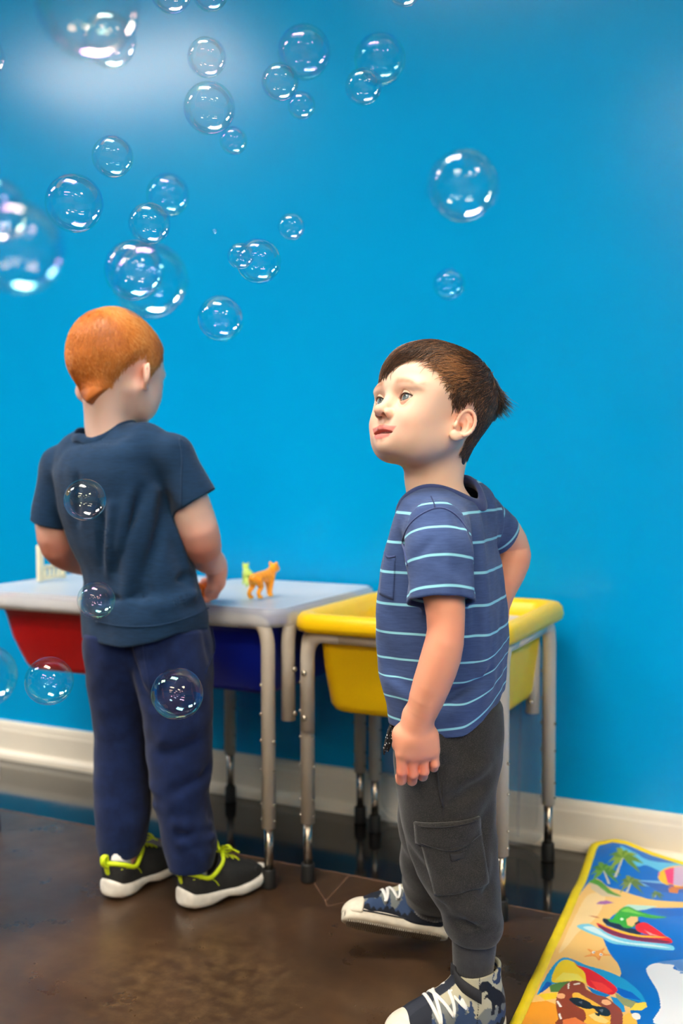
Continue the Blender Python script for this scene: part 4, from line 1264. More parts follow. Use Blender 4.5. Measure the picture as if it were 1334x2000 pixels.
seam('seam', shirt_surface, BR.pts([(795, 1105, -.12), (789, 1060, -.11), (799, 1025, -.10), (825, 1000, -.09), (858, 990, -.08), (890, 1008, -.08), (913, 1045, -.09), (921, 1085, -.1)]), toward, .0011, M_navyrib, shirt, 50)
seam('seam', shirt_surface, BR.pts([(838, 968, -.05), (843, 980, -.07), (845, 990, -.08)]), toward, .0008, M_seam, shirt, 12)

# ---- cargo joggers
PROW = [(1838, 890, 966), (1828, 878, 976), (1812, 868, 984), (1792, 864, 985), (1771, 858, 982), (1746, 842, 979), (1705, 814, 974), (1660, 796, 971), (1609, 783, 969), (1560, 776, 968), (1529, 772, 968), (1490, 768, 974), (1440, 768, 979), (1400, 772, 981), (1366, 778, 980)]
pyc = [-.050, -.050, -.050, -.050, -.048, -.046, -.042, -.038, -.034, -.030, -.026, -.020, -.012, -.006, 0]
pyw = [.036, .040, .046, .050, .052, .054, .056, .058, .060, .064, .068, .074, .080, .082, .082]
pz = [float(pt(880, r[0], b)[2]) for r, b in zip(PROW, pyc)]; pcx = [float(pt((r[1] + r[2]) / 2, r[0], b)[0]) for r, b in zip(PROW, pyc)]
phw = [(r[2] - r[1]) / 2 * .000705 * (1.464 + b) / 1.464 for r, b in zip(PROW, pyc)]
def near_leg(P, g=0.0):
    return loft(P, pz, pcx, pyc, np.array(phw) + g, np.array(pyw) + g, n=2.25, cap=.010)
def far_leg(P, g=0.0):
    return chain(P, [pt(866, 1470, .040), pt(860, 1600, .085), pt(856, 1680, .125), pt(852, 1735, .155), pt(848, 1755, .162)], [.066 + g, .058 + g, .052 + g, .047 + g, .034 + g], .02)
def leg_base(P): return smin(near_leg(P), far_leg(P), .02)
def onleg(*q): return march(leg_base, [pt(*q)], np.array([0, 1.0, 0]))[0]
PF = [(onleg(a, b, -.12), onleg(c, d, -.12), w_, k * 1.4) for a, b, c, d, w_, k in (
    (856, 1758, 950, 1806, .010, .0065), (868, 1786, 960, 1752, .009, -.0060), (880, 1728, 940, 1818, .008, .0050), (925, 1790, 978, 1828, .010, .0055), (890, 1815, 950, 1822, .007, -.0045),
    (968, 1535, 880, 1592, .014, -.0065), (966, 1500, 905, 1545, .012, .0045), (968, 1600, 925, 1690, .012, -.0055), (955, 1560, 880, 1610, .012, .0040),
    (862, 1450, 872, 1560, .009, .0040), (800, 1690, 850, 1738, .011, -.0045), (905, 1460, 925, 1560, .014, -.0030), (960, 1700, 930, 1770, .010, .0045))]
def pants_folds(P):
    w = 0
    for f_ in PF: w = w + fold(P, *f_)
    return w + .0014 * vnoise(P, 45, 8) + .0005 * vnoise(P, 150, 9)
def pants_surface(P):
    return smin(near_leg(P), far_leg(P), .02) + pants_folds(P)
def pants_sdf(P):
    w = pants_folds(P)
    o = smin(near_leg(P), far_leg(P), .02) + w
    return o
V, Qd = mesh_sdf(pants_sdf, (xr(740), -.13, zr(1860)), (xr(1010), .24, zr(1350)), .0024)
def fleece():
    t = cloth('charcoal_fleece', rgb(27, 27, 29), rgb(39, 38, 38), .95, 700, None, .15, rgb(70, 68, 65), .5)
    return t.m
M_fleece = fleece()
M_rib = cloth('charcoal_rib', rgb(46, 47, 51), rgb(60, 61, 64), .95, 900).m
pants = mesh_obj('cargo_joggers', V, Qd, M_fleece, BR.root)
# ribbed cuffs: individual ribs around the ankle
def rib_cuff(parent, p0, p1, r0, r1, mat, n=44, amp=.0011):
    bm = bmesh.new(); p0, p1 = np.array(p0), np.array(p1); ax = p1 - p0; ax /= np.linalg.norm(ax)
    u = np.cross(ax, [0, 1, 0]); u /= np.linalg.norm(u); v = np.cross(ax, u)
    LP = []
    for t, k in ((0, .88), (.04, 1.0), (.3, 1.02), (.7, 1.0), (.96, .99), (1.0, .9)):
        c_ = p0 + (p1 - p0) * t; r = (r0 + (r1 - r0) * t) * k
        LP.append([Vector(c_ + (u * math.cos(a) + v * math.sin(a) * .92) * (r + amp * (1 if j % 2 else -1))) for j, a in enumerate(np.linspace(0, 2 * pi, n * 2 + 1)[:-1])])
    rings(bm, LP, True, True); return build('ribbed_cuff', bm, mat, parent)
rib_cuff(pants, pt(927, 1822, -.050), pt(924, 1900, -.050), .0285, .0256, M_rib)
rib_cuff(pants, pt(850, 1745, .158), pt(846, 1778, .168), .0330, .0300, M_rib)
fl_ = patch('cargo_flap', pants_surface, BR.pts([(814, 1616, -.1), (937, 1601, -.1), (942, 1642, -.1), (818, 1658, -.1)]), toward, M_fleece, pants, .0035, 18, 8, .0015, pt(880, 1668, 0) - pt(880, 1659, 0))
patch('cargo_pocket', pants_surface, BR.pts([(824, 1650, -.1), (944, 1632, -.1), (955, 1731, -.1), (852, 1753, -.1)]), toward, M_fleece, pants, .0016, 20, 16, .0022)
M_stitch = plain('dark_stitching', rgb(38, 38, 40), .95)
def pants_plus(P): return pants_surface(P) - .0052
seam('seam', pants_plus, BR.pts([(818, 1621, -.1), (880, 1615, -.1), (934, 1606, -.1)]), toward, .0007, M_stitch, fl_, 24)
seam('seam', pants_plus, BR.pts([(823, 1654, -.1), (885, 1662, -.1), (938, 1639, -.1)]), toward, .0007, M_stitch, fl_, 24)
seam('seam', pants_surface, BR.pts([(851, 1445, -.09), (853, 1490, -.1), (858, 1540, -.1), (866, 1580, -.1)]), toward, .0016, M_stitch, pants, 24)
seam('seam', pants_surface, BR.pts([(866, 1530, -.1), (866, 1600, -.1)]), toward, .0008, M_stitch, pants, 14)
patch('hook_tab', pants_plus, BR.pts([(879, 1668, -.1), (904, 1666, -.1), (906, 1676, -.1), (882, 1682, -.1)]), toward, M_stitch, pants, .0005, 5, 4)
# dotted drawstring hanging at the front
def cord_material():
    t = NT('black_cord_white_dots'); t.set(Roughness=.85)
    vo = t.add('ShaderNodeTexVoronoi'); vo.inputs['Scale'].default_value = 330; t.link(t.coords(), vo.inputs['Vector'])
    t.color(t.ramp(vo.outputs['Distance'], [(.22, rgb(225, 225, 222)), (.30, rgb(20, 20, 22))])); return t.m
bm = bmesh.new(); L = smooth_path(BR.pts([(772, 1412, -.02), (764, 1418, -.045), (758, 1435, -.05), (752, 1460, -.05), (750, 1474, -.05)]), 14); tube(bm, L, [.0026] * 12 + [.0022, .0016, .001], 10)
L = smooth_path(BR.pts([(770, 1414, -.01), (768, 1425, -.04), (763, 1445, -.045), (757, 1468, -.045)]), 12); tube(bm, L, [.0024] * 11 + [.002, .0012], 10)
build('drawstring', bm, cord_material(), pants)
# ================================================================== shoes
def xform(M):
    M = np.array(M)
    return lambda p: np.asarray(p) @ M[:3, :3].T + M[:3, 3]
def frame(origin, toe, up):
    x = np.array(toe, float); x /= np.linalg.norm(x)
    z = np.array(up, float); z -= x * (z @ x); z /= np.linalg.norm(z)
    y = np.cross(z, x); M = np.eye(4); M[:3, 0], M[:3, 1], M[:3, 2], M[:3, 3] = x, y, z, origin
    return M
M_sole = plain('worn_white_rubber', rgb(206, 196, 176), .55, vary=.12, scale=70, bump=.1)
M_solegrey = plain('grey_outsole', rgb(120, 110, 96), .7, vary=.2, scale=120)
M_black = plain('black_canvas', rgb(30, 31, 36), .85, vary=.15, scale=150, bump=.2)
M_lace = plain('white_lace', rgb(214, 212, 206), .8, vary=.05, scale=120, bump=.2)
M_eyelet = plain('metal_eyelet', rgb(220, 220, 218), .2, 1.0)
def print_material():
    t = NT('printed_canvas'); t.set(Roughness=.8, Specular_IOR_Level=.25)
    c = t.attr('print').outputs['Color']; t.color(c)
    t.bump(t.noise(700, 2), .25, .0006); return t.m
M_print = print_material()
REX = [(.048, .078), (.044, .083), (.036, .082), (.031, .076), (.024, .070), (.014, .062), (.006, .050), (.002, .040), (.010, .046), (.016, .048), (.016, .036), (.022, .036), (.021, .046), (.026, .050), (.028, .038), (.033, .038), (.032, .054), (.038, .062), (.043, .060), (.042, .064), (.037, .067), (.040, .070), (.047, .068), (.049, .072)]
def pine(x, z, h, w):
    out = []
    for k in range(5):
        t = k / 5; out += [(x - w * (1 - t), z + h * t), (x - w * (1 - t) * .45, z + h * (t + .17))]
    out.append((x, z + h))
    return out + [(2 * x - a, b) for a, b in reversed(out[:-1])]
def high_top(parent, M, side):
    """canvas high-top: origin under the heel, x to the toe, length .165"""
    T = xform(M)
    XS = [0, .006, .030, .070, .110, .140, .156, .163, .166]
    HW = [.010, .0200, .0265, .0255, .0310, .0295, .0220, .0130, .004]
    CY = [0, 0, 0, .002 * side, .001 * side, -.002 * side, -.004 * side, -.005 * side, -.005 * side]
    zo = np.zeros(9)
    def sole(P):
        return loft(P, XS, CY, zo + .012, HW, [.011, .012, .012, .012, .012, .012, .012, .011, .010], n=3.5, axis=0, cap=.004)
    def cap(P):
        d = ell(P, (.126, -.003 * side, .016), (.041, .0325, .0275)); d = smax(d, .127 - P[:, 0] + .25 * np.abs(P[:, 1]), .002)
        return smax(d, .012 - P[:, 2], .004)
    def foot(P):
        d = loft(P, [.002, .012, .035, .065, .095, .125, .150, .158], [0, 0, 0, .001 * side, .001 * side, -.002 * side, -.003 * side, -.004 * side], [.030, .032, .034, .033, .030, .026, .022, .018], [.012, .0225, .0265, .0255, .0285, .0300, .0220, .012], [.020, .030, .036, .034, .028, .020, .014, .008], n=2.4, axis=0, cap=.01)
        d = smin(d, seg(P, (.040, 0, .030), (.0365, 0, .100), .0300, .0300), .020)
        d = smin(d, seg(P, (.060, 0, .058), (.115, -.001 * side, .034), .0180, .0140), .018)
        return d
    def upper(P):
        d = smax(foot(P), P[:, 2] - .0905 + .20 * (P[:, 0] - .03), .002)
        d = smax(d, .010 - P[:, 2], .004)
        top = seg(P, (.040, 0, .060), (.0370, 0, .130), .0268, .0268)
        return smax(d, -np.maximum(top, .070 - P[:, 2]), .002)
    V, Q = mesh_sdf(upper, (-.01, -.045, .0), (.175, .045, .115), .0014)
    x, z = V[:, 0], V[:, 2]
    kh, hill, navy, dark = [np.array([lin(c) for c in q]) for q in ((168, 162, 138), (104, 108, 106), (44, 62, 92), (20, 24, 34))]
    col = np.tile(kh, (len(V), 1)) * (1 + .08 * vnoise(V.astype(f32), 90, 3))[:, None]
    def paint(m, c): col[m] = c
    paint(z < .050 + .010 * np.sin(x * 75 + 1) + .006 * np.sin(x * 190), hill)
    for px_, pz, h, w in ((.073, .030, .036, .011), (.060, .026, .034, .010), (.098, .022, .026, .009), (.110, .020, .022, .008), (.018, .026, .02, .008)): paint(in_poly(x, z, pine(px_, pz, h, w)), navy)
    paint(z < .034 + .006 * np.sin(x * 120) + .003 * np.sin(x * 410), navy)
    paint(in_poly(x, z, REX), dark)
    paint(((x - .020) ** 2 + (z - .084) ** 2 < .010 ** 2) & (vnoise(V.astype(f32), 420, 5) > -.25) & (x < .03), navy * .8)
    paint(in_poly(x, z, [(.044, .092), (.047, .095), (.0465, .0925), (.050, .094), (.0475, .0905)]), hill)
    paint(z < .022 + .005 * np.abs(np.sin(x * 330)) + .003 * np.sin(x * 150), dark)
    paint((np.abs(x - .050 + .10 * (z - .06)) < .0007) & (np.sin(z * 2600) > -.3), dark)
    paint((x > .100 + .5 * np.abs(V[:, 1])) & (z > .012 + .9 * np.abs(V[:, 1])) & (x < .140), dark * 1.1)      # vamp in front of the laces
    tong = (np.abs(V[:, 1]) < .0095) & (x > .058) & (z > .035)
    paint(tong, np.array([lin(c) for c in (36, 40, 50)]))
    sh = mesh_obj('shoe', T(V), Q, M_print, parent, {'print': np.clip(col, 0, 1)})
    V, Q = mesh_sdf(sole, (-.005, -.045, -.004), (.172, .045, .030), .0016); mesh_obj('sole', T(V), Q, M_sole, sh)
    V, Q = mesh_sdf(cap, (.10, -.045, .0), (.172, .045, .05), .0016); mesh_obj('toe_cap', T(V), Q, M_sole, sh)
    # foxing stripe, outsole ribs
    def solepath(z_, off, n=70):
        out = []
        for t in np.linspace(.02, .165, n):
            w = np.interp(t, XS, HW); c = np.interp(t, XS, CY); out.append((t, c, w))
        L = [(t, c + w + off, z_) for t, c, w in out[:-3]] + [(t, c - w - off, z_) for t, c, w in reversed(out[:-3])]
        return L
    pts = np.array([(t, y, .0165) for t, y, _ in solepath(0, 0)]); g0 = np.array([.08, 0, .0165])
    dirs = np.array([[0, -np.sign(y), 0] for _, y, _ in pts], float)
    P = march(sole, pts, dirs, .0002, far=.03)
    k = len(P) // 2
    for part in (P[:k], P[k:]):
        bm = bmesh.new(); tube(bm, T(part[:-6] if part[0, 0] < part[-1, 0] else part[6:]), .0011, 6); build('foxing_stripe', bm, M_black, sh)
    bm = bmesh.new()
    for t in np.linspace(.012, .156, 46):
        w = np.interp(t, XS, HW) * .86; c = np.interp(t, XS, CY)
        box(bm, (t - .0009, c - w, -.0012), (t + .0009, c + w, .002))
    for v in bm.verts: v.co = Vector(T(np.array(v.co)))
    build('tread', bm, M_solegrey, sh, False)['kind'] = 'stuff'
    # tongue edge, strap, laces, eyelets
    S = lambda p, d, off=.0006: march(upper, np.array(p, float), np.array(d, float), off, far=.05)
    bm = bmesh.new()
    th = np.linspace(-2.0, 1.30, 40) * side
    L = np.array([(.038 + .05 * math.cos(a), .05 * math.sin(a), .0745 + .010 * math.cos(a) - (.0105 * abs(a) if a * side > 0 else .002 * abs(a))) for a in th])
    D_ = np.array([.038, 0, .0]) - L * [1, 1, 0]; D_ /= np.linalg.norm(D_, axis=1, keepdims=True)
    P = S(L, D_, .0016)
    ring_ = []
    for i in range(len(P)):
        o_ = P[i] - np.array([.038, 0, P[i][2]]); o_[2] = 0; o_ /= np.linalg.norm(o_)
        ring_.append([Vector(T(P[i] + o_ * a + np.array([0, 0, b]))) for a, b in ((0, -.0085), (.0022, -.0080), (.0026, 0), (.0022, .0080), (0, .0085), (-.002, 0))])
    rings(bm, ring_, True, True); build('strap', bm, M_black, sh)
    E = []
    for i, t in enumerate((.068, .086, .104)):
        for sd in (1, -1):
            p = S([(t - .002, sd * .06, .050 - (t - .068) * .42)], (0, -sd, 0), .0005)[0]
            E.append(p); bm = bmesh.new()
            n_ = grad(upper, [p])[0]; u = np.cross(n_, [1, 0, 0]); u /= np.linalg.norm(u); v = np.cross(n_, u)
            tube(bm, T(np.array([p + (u * math.cos(a) + v * math.sin(a)) * .0024 for a in np.linspace(0, 2 * pi, 15)])), .0008, 6); build('eyelet', bm, M_eyelet, sh)
    def lace(a, b, lift=.010):
        L = smooth_path([a, (a + b) / 2 + np.array([.002, 0, lift]), b], 12)
        L = np.array([p + grad(upper, [p])[0] * max(0, .0014 - float(upper(np.array([p], f32))[0])) for p in L])
        bm = bmesh.new(); n_ = M[:3, :3] @ np.array([.4, 0, 1.0]); tube(bm, T(L), .0026, 8, flat=(n_, .42)); build('lace', bm, M_lace, sh)
    for i in (0, 2): lace(E[i], E[i + 3]); lace(E[i + 1], E[i + 2])
    lace(E[4], E[5]); lace(E[0], E[1])
    return sh
nf = pt(968, 2001, -.050); nf[2] = .0015
high_top(BR.root, frame(nf + np.array([.012, .010, 0]), (-1, -.30, 0), (0, 0, 1)), 1)
ff = pt(874, 1862, .165); ff = ff + np.array([0, 0, .020]); ff[2] = max(ff[2], .022)
high_top(BR.root, frame(ff, (-1, .05, .15), (.15, .58, .80)), -1)
# ================================================================== the red haired boy, seen from behind
O_L = unpx(335, 1748, z=0)
BL = Fig('person', float(O_L[0]), float(O_L[1]), 1.06)
tag(BL.root, 'red haired boy seen from behind in navy t-shirt and navy sweatpants, hand on toy', 'person')
q_ = BL.pt
PXL = abs(float((q_(336, 1200, 0) - q_(335, 1200, 0))[0]))
FA = math.radians(34); FDIR = np.array([math.sin(FA), math.cos(FA), 0])
YL = rotz(math.atan2(FDIR[1], FDIR[0]))
def zl(py, b=0.0): return float(q_(230, py, b)[2])
def xl(px, b=0.0): return float(q_(px, 1200, b)[0])
HA = math.radians(35)
HRL = head_frame((math.sin(HA), math.cos(HA), 0), math.radians(-14), math.radians(-8))
HOL = q_(222, 743, .0)
def to_headL(P): return (P - A(*HOL)) @ HRL.astype(f32)
def from_headL(p): return np.asarray(p) @ HRL.T + HOL
LSH, LEL, LWR = q_(116, 905, .050), q_(112, 1066, .070), q_(205, 1108, .205)
RSH, REL, RWR = q_(338, 888, -.045), q_(393, 1052, -.030), q_(421, 1102, .125)
RHF = q_(432, 1156, .165) - RWR; LHF = q_(250, 1135, .27) - LWR
def skullL(Q): return smin(skull_nape(Q), ell(Q, (-.004, 0, .0450), (.0790, .0700, .0760)), .015)
def headL_sdf(Q): return smin(head_sdf(Q, (.004, .0680, -.0060), .80), ell(Q, (-.004, 0, .0450), (.0790, .0700, .0760)), .015)
def bodyL_sdf(P):
    Q = to_headL(P)
    near = np.abs(Q).max(1) < .17
    d = np.full(len(P), 1.0, f32)
    d[near] = headL_sdf(Q[near]); d[~near] = np.sqrt((Q[~near] ** 2).sum(1)) - .12
    d = smin(d, chain(P, [from_headL((-.012, 0, -.012)), q_(212, 830, .0), q_(218, 880, 0)], [.0400, .0360, .0400], .01), .016)
    d = smin(d, seg(P, from_headL((-.036, 0, -.005)), q_(208, 850, -.012), .026, .026), .02)
    d = smin(d, chain(P, [LSH, q_(180, 905, .02), q_(270, 905, -.02), RSH], [.020, .022, .022, .020], .01), .012)
    d = smin(d, chain(P, [q_(225, 930, 0), q_(240, 1100, 0), q_(278, 1270, 0)], [.050, .056, .052], .02), .012)
    d = smin(d, chain(P, [q_(250, 1300, .04), q_(240, 1460, .04), q_(238, 1640, .03), q_(240, 1700, .02)], [.042, .034, .026, .024], .01), .02)
    d = smin(d, chain(P, [q_(330, 1300, -.04), q_(350, 1460, -.03), q_(375, 1640, -.03), q_(375, 1715, -.03)], [.042, .034, .026, .024], .01), .02)
    d = smin(d, limb(P, [LSH, q_(104, 1000, .062), LEL, q_(150, 1092, .140), LWR], [.024, .0310, .0300, .0280, .0200], 12), .008)
    d = smin(d, limb(P, [RSH, q_(372, 985, -.040), REL, q_(400, 1085, .04), RWR], [.024, .0330, .0330, .0290, .0200], 12), .008)
    d = smin(d, hand_sdf(P, RWR, RHF, (.75, -.25, .55), 1, 1, curl=(.55, .6, .5), spread=.01, scale=.95, thumb=(.6, .6)), .007)
    d = smin(d, hand_sdf(P, LWR, LHF, (0, -.3, 1), 1, -1, curl=(.35, .4, .4), scale=.95), .007)
    return d
V, Qd = mesh_sdf(bodyL_sdf, q_(40, 1800, 0) * [1, 0, 0] + np.array([0, -.13, .05]), q_(460, 590, 0) * [1, 0, 1] + np.array([0, .36, 0]), .0024)
kn = [(from_headL((.004, -.070, .0)), .022, .5), (from_headL((.004, .070, .0)), .022, .5), (REL, .04, .55), (LEL, .04, .55), (RWR + RHF, .03, .6), (from_headL((.07, -.034, -.019)), .03, .3)]
tone = skin_tone(V, None, kn, (242, 206, 188), (230, 158, 136), .66)
mesh_obj('body', V, Qd, M_skin, BL.root, {'tone': tone})
for ex, ey, ez in EYE:
    bm = bmesh.new(); blob(bm, (0, 0, 0), (.0119, .0119, .0119), 3); blob(bm, (.0048, 0, 0), (.0078, .0066, .0066), 3)
    o = build('eye', bm, M_eye, BL.root); o.location = Vector(from_headL((ex, ey, ez))); o.rotation_euler = gaze(HRL @ np.array([1, 0, -.25]))
    sg = np.sign(ey); bm = bmesh.new()
    L = [from_headL((ex + math.sqrt(.0137 ** 2 - a_ * a_ - b_ * b_), ey + sg * a_, ez + b_)) for a_, b_ in ((a_, .0050 * max(0, 1 - (a_ / .012) ** 2) + .1 * a_) for a_ in np.linspace(-.0116, .0116, 14))]
    tube(bm, L, .0009, 6); build('eyelashes', bm, M_lash, BL.root)
# ---- cropped ginger hair
def flowL(p, w):
    d = p - np.array(w); d = d / np.maximum(np.linalg.norm(d, axis=1, keepdims=True), 1e-6)
    low = np.clip((.04 - p[:, 2]) / .03, 0, 1)[:, None]
    return d * (1 - low) + low * np.array([.15, 0, -.9])
def thickL(Q): return .0034 + .0026 * np.clip((Q[:, 2] - .0) / .07, 0, 1) + .0006 * vnoise(Q, 110, 31)
def lenL(P): return .0085 + .006 * np.clip((P[:, 2] - .03) / .05, 0, 1)
Va, Qa, sh, al, sd = make_hair(to_headL, from_headL, skullL, (-.050, -.012, .105), AZ,
    [.0600, .0620, .0620, .0540, .0360, .0020, .0060, .0280, .0240, .0060, -.0120, -.0360, -.0600], 13000, lenL, flowL, thickL, None, None, seedn=5, width=.00042, seg_n=3, lift=.0006)
sh = np.clip(.55 * sh + .22 + .20 * vnoise(sd.astype(f32), 50, 12) , 0, 1)
M_hairL = hair_material('ginger_hair', [(0, rgb(128, 66, 20)), (.35, rgb(184, 102, 36)), (.65, rgb(214, 136, 60)), (1, rgb(238, 184, 120))])
mesh_obj('hair', Va, Qa, M_hairL, BL.root, {'shade': sh})
# ---- navy t-shirt
LROW = [(1300, 160, 404), (1247, 157, 405), (1195, 154, 408), (1165, 158, 398), (1138, 163, 390), (1110, 158, 385), (1063, 134, 368), (1003, 116, 354), (960, 108, 350), (920, 104, 346), (890, 116, 338), (866, 140, 322)]
lz = [zl(r[0]) for r in LROW]; lcx = [xl((r[1] + r[2]) / 2) for r in LROW]; lhw = [(r[2] - r[1]) / 2 * PXL for r in LROW]
n0 = np.zeros(len(lz))
def trunkL(P, g=0.0):
    c = np.stack([smooth_interp(P[:, 2], lz, lcx), np.zeros(len(P), f32), np.zeros(len(P), f32)], 1)
    L = (P - c) @ YL.astype(f32); L[:, 2] = P[:, 2]
    b = np.array(lhw) * 1.02
    return loft(L, lz, n0, n0, b * .76 + g, b + g, n=2.5, cap=.014)
RS_END, LS_END = q_(382, 978, -.046), q_(97, 1020, .060)
RS0, LS0 = q_(336, 893, -.044), q_(120, 912, .048)
def sleevesL(P, g=0.0, clip=True):
    e = 0 if clip else .4
    dr = chain(P, [RS0, RS_END + (RS_END - RS0) * e], [.0370 + g, .0405 + g], .01)
    dl = chain(P, [LS0, LS_END + (LS_END - LS0) * e], [.0340 + g, .0375 + g], .01)
    if clip:
        ar = RS_END - RS0; ar = ar / np.linalg.norm(ar) + np.array([.10, 0, -.12]); ar /= np.linalg.norm(ar); al_ = LS_END - LS0; al_ /= np.linalg.norm(al_)
        dr = smax(dr, (P - A(*RS_END)) @ ar.astype(f32), .002); dl = smax(dl, (P - A(*LS_END)) @ al_.astype(f32), .002)
    return dl, dr
def shirtL_outer(P, g=0.0, clip=True):
    d = trunkL(P, g)
    d = smin(d, chain(P, [LS0, q_(165, 884, .03), q_(280, 872, -.03), RS0], [.034 + g, .036 + g, .038 + g, .037 + g], .015), .022)
    d = smin(d, chain(P, [q_(160, 890, .03), q_(188, 872, .014), q_(235, 864, -.012), q_(280, 874, -.03)], [.032 + g, .033 + g, .033 + g, .034 + g], .015), .02)
    if clip: d = smax(d, (zl(1247) + .022 * np.clip((P[:, 0] - xl(250)) / .10, 0, 1) ** 1.5 ) - P[:, 2], .0015)
    dl, dr = sleevesL(P, g, clip)
    return smin(smin(d, dl, .012), dr, .012)
def onL(*a): return march(shirtL_outer, [q_(*a)], np.array([0, 1.0, 0]))[0]
LF = [(onL(a, b, -.15), onL(c, d, -.15), w_ * .9, k * 1.7) for a, b, c, d, w_, k in (
    (285, 965, 225, 1170, .012, .0070), (265, 960, 205, 1120, .012, -.0060), (310, 975, 255, 1190, .013, -.0055), (205, 990, 190, 1130, .010, .0060), (185, 985, 178, 1110, .010, -.0055),
    (240, 970, 212, 1100, .009, .0040), (320, 1000, 360, 1160, .012, .0035), (335, 1020, 372, 1130, .010, -.0040), (160, 1215, 300, 1190, .012, .0040), (170, 1190, 290, 1168, .010, -.0045),
    (300, 1200, 400, 1160, .012, .0045), (250, 1165, 390, 1128, .010, -.0035), (345, 850, 352, 990, .007, -.0045), (338, 860, 343, 985, .006, .0030), (130, 930, 122, 1030, .008, -.004), (200, 880, 300, 872, .02, .002))]
def foldsL(P):
    w = .0013 * vnoise(P * A(1, 1, .6), 55, 15) + .0005 * vnoise(P, 160, 16)
    for f_ in LF: w = w + fold(P, *f_)
    return w
RnL = YL @ roty(.16) @ rotx(.10)
def neck_cutL(P):
    L = (P - A(*q_(208, 838, .010))) @ RnL.astype(f32)
    return np.maximum(np.sqrt((L[:, 0] / .0500) ** 2 + (L[:, 1] / .0560) ** 2) * .050 - .050, -.016 - L[:, 2])
def shirtL_surface(P): return shirtL_outer(P) + foldsL(P)
def shirtL_sdf(P):
    w = foldsL(P)
    d = smax(shirtL_outer(P) + w, -(shirtL_outer(P, -.0055, False) + w), .0012)
    return smax(d, -neck_cutL(P), .002)
V, Qd = mesh_sdf(shirtL_sdf, (xl(50), -.16, zl(1275)), (xl(440), .17, zl(800)), .0024, slack=1.5)
M_navy = cloth('navy_slub_jersey', rgb(11, 38, 64), rgb(18, 49, 80), .9, 900, (1, 1, 7), .08).m
shL = mesh_obj('navy_shirt', V, Qd, M_navy, BL.root)
ring = []
cL = q_(208, 838, .010); upL = RnL @ np.array([0, 0, 1.0])
for a in np.linspace(0, 2 * pi, 65)[:-1]:
    dv = RnL @ np.array([.0500 * math.cos(a), .0560 * math.sin(a), 0]); zs = np.linspace(.07, -.05, 121)
    vv = shirtL_surface((cL + dv + upL[None] * zs[:, None]).astype(f32)); k = np.argmax(vv < 0)
    ring.append(cL + dv + upL * (zs[k] if 0 < k and abs(zs[k]) < .035 else 0))
ring = np.array(ring)
for _ in range(12): ring = (np.roll(ring, 1, 0) + ring * 2 + np.roll(ring, -1, 0)) / 4
cen = ring.mean(0); bm = bmesh.new()
L0 = [[Vector(p + (p - cen) / np.linalg.norm(p - cen) * a + upL * b) for p in ring] for a, b in ((.0035, -.0085), (.0048, -.004), (.0030, .0030), (.0008, .0052), (-.0012, .0040), (-.0010, -.003), (.0010, -.0085))]
rings(bm, L0 + [L0[0]]); build('collar', bm, M_navy, shL)
seam('seam', shirtL_surface, BL.pts([(160, 1231, -.15), (230, 1234, -.15), (300, 1230, -.15), (360, 1218, -.15), (390, 1207, -.14)]), toward, .0011, M_navy, shL, 40)
seam('seam', shirtL_surface, BL.pts([(341, 856, -.12), (346, 890, -.13), (346, 940, -.13), (348, 992, -.12)]), toward, .0012, M_navy, shL, 30)
# ---- navy sweatpants
def rowsL(R, b): return [zl(r[0], b) for r in R], [float(q_((r[1] + r[2]) / 2, r[0], b)[0]) for r in R], [(r[2] - r[1]) / 2 * PXL for r in R]
LL_ = rowsL([(1676, 206, 270), (1660, 195, 280), (1640, 190, 288), (1585, 187, 298), (1504, 187, 292), (1427, 187, 290), (1390, 183, 292), (1321, 172, 306), (1249, 166, 330), (1225, 172, 330)], .035)
RR_ = rowsL([(1706, 340, 396), (1690, 330, 416), (1650, 320, 424), (1585, 307, 413), (1544, 300, 408), (1512, 294, 413), (1459, 286, 413), (1394, 280, 415), (1321, 265, 415), (1261, 252, 412), (1224, 250, 402)], -.030)
def pantsL_base(P):
    a = loft(P, LL_[0], LL_[1], [.030] * 6 + [.028, .024, .016, .012], LL_[2], [.040, .050, .054, .056, .056, .058, .062, .070, .074, .074], n=2.3, cap=.010)
    b = loft(P, RR_[0], RR_[1], [-.030] * 7 + [-.028, -.022, -.012, -.010], RR_[2], [.040, .052, .056, .056, .056, .058, .060, .066, .074, .078, .076], n=2.3, cap=.010)
    return smin(a, b, .012)
def onpl(*a): return march(pantsL_base, [q_(*a)], np.array([0, 1.0, 0]))[0]
PLF = [(onpl(a, b, -.16), onpl(c, d, -.16), w_ * .95, k * 1.5) for a, b, c, d, w_, k in (
    (330, 1640, 415, 1655, .010, .0060), (335, 1665, 410, 1640, .009, -.0050), (340, 1682, 420, 1680, .008, .0055), (320, 1600, 400, 1560, .013, .0045), (330, 1570, 405, 1530, .012, -.0045),
    (195, 1625, 285, 1610, .012, .0050), (200, 1645, 280, 1640, .009, -.0050), (190, 1560, 290, 1580, .014, .0035), (200, 1510, 285, 1470, .014, -.0035), (290, 1500, 380, 1470, .014, -.0040), (300, 1470, 400, 1430, .014, .0040),
    (285, 1395, 225, 1290, .012, -.0050), (278, 1380, 240, 1260, .010, .0040), (290, 1400, 330, 1320, .012, -.0045), (262, 1262, 275, 1340, .012, .004), (215, 1262, 225, 1330, .008, .003), (380, 1260, 400, 1330, .010, -.004))]
def pantsL_sdf(P):
    w = .0013 * vnoise(P, 42, 18) + .0005 * vnoise(P, 140, 19)
    for f_ in PLF: w = w + fold(P, *f_)
    return pantsL_base(P) + w
V, Qd = mesh_sdf(pantsL_sdf, (xl(140), -.14, zl(1720, -.1)), (xl(445), .14, zl(1215)), .0027)
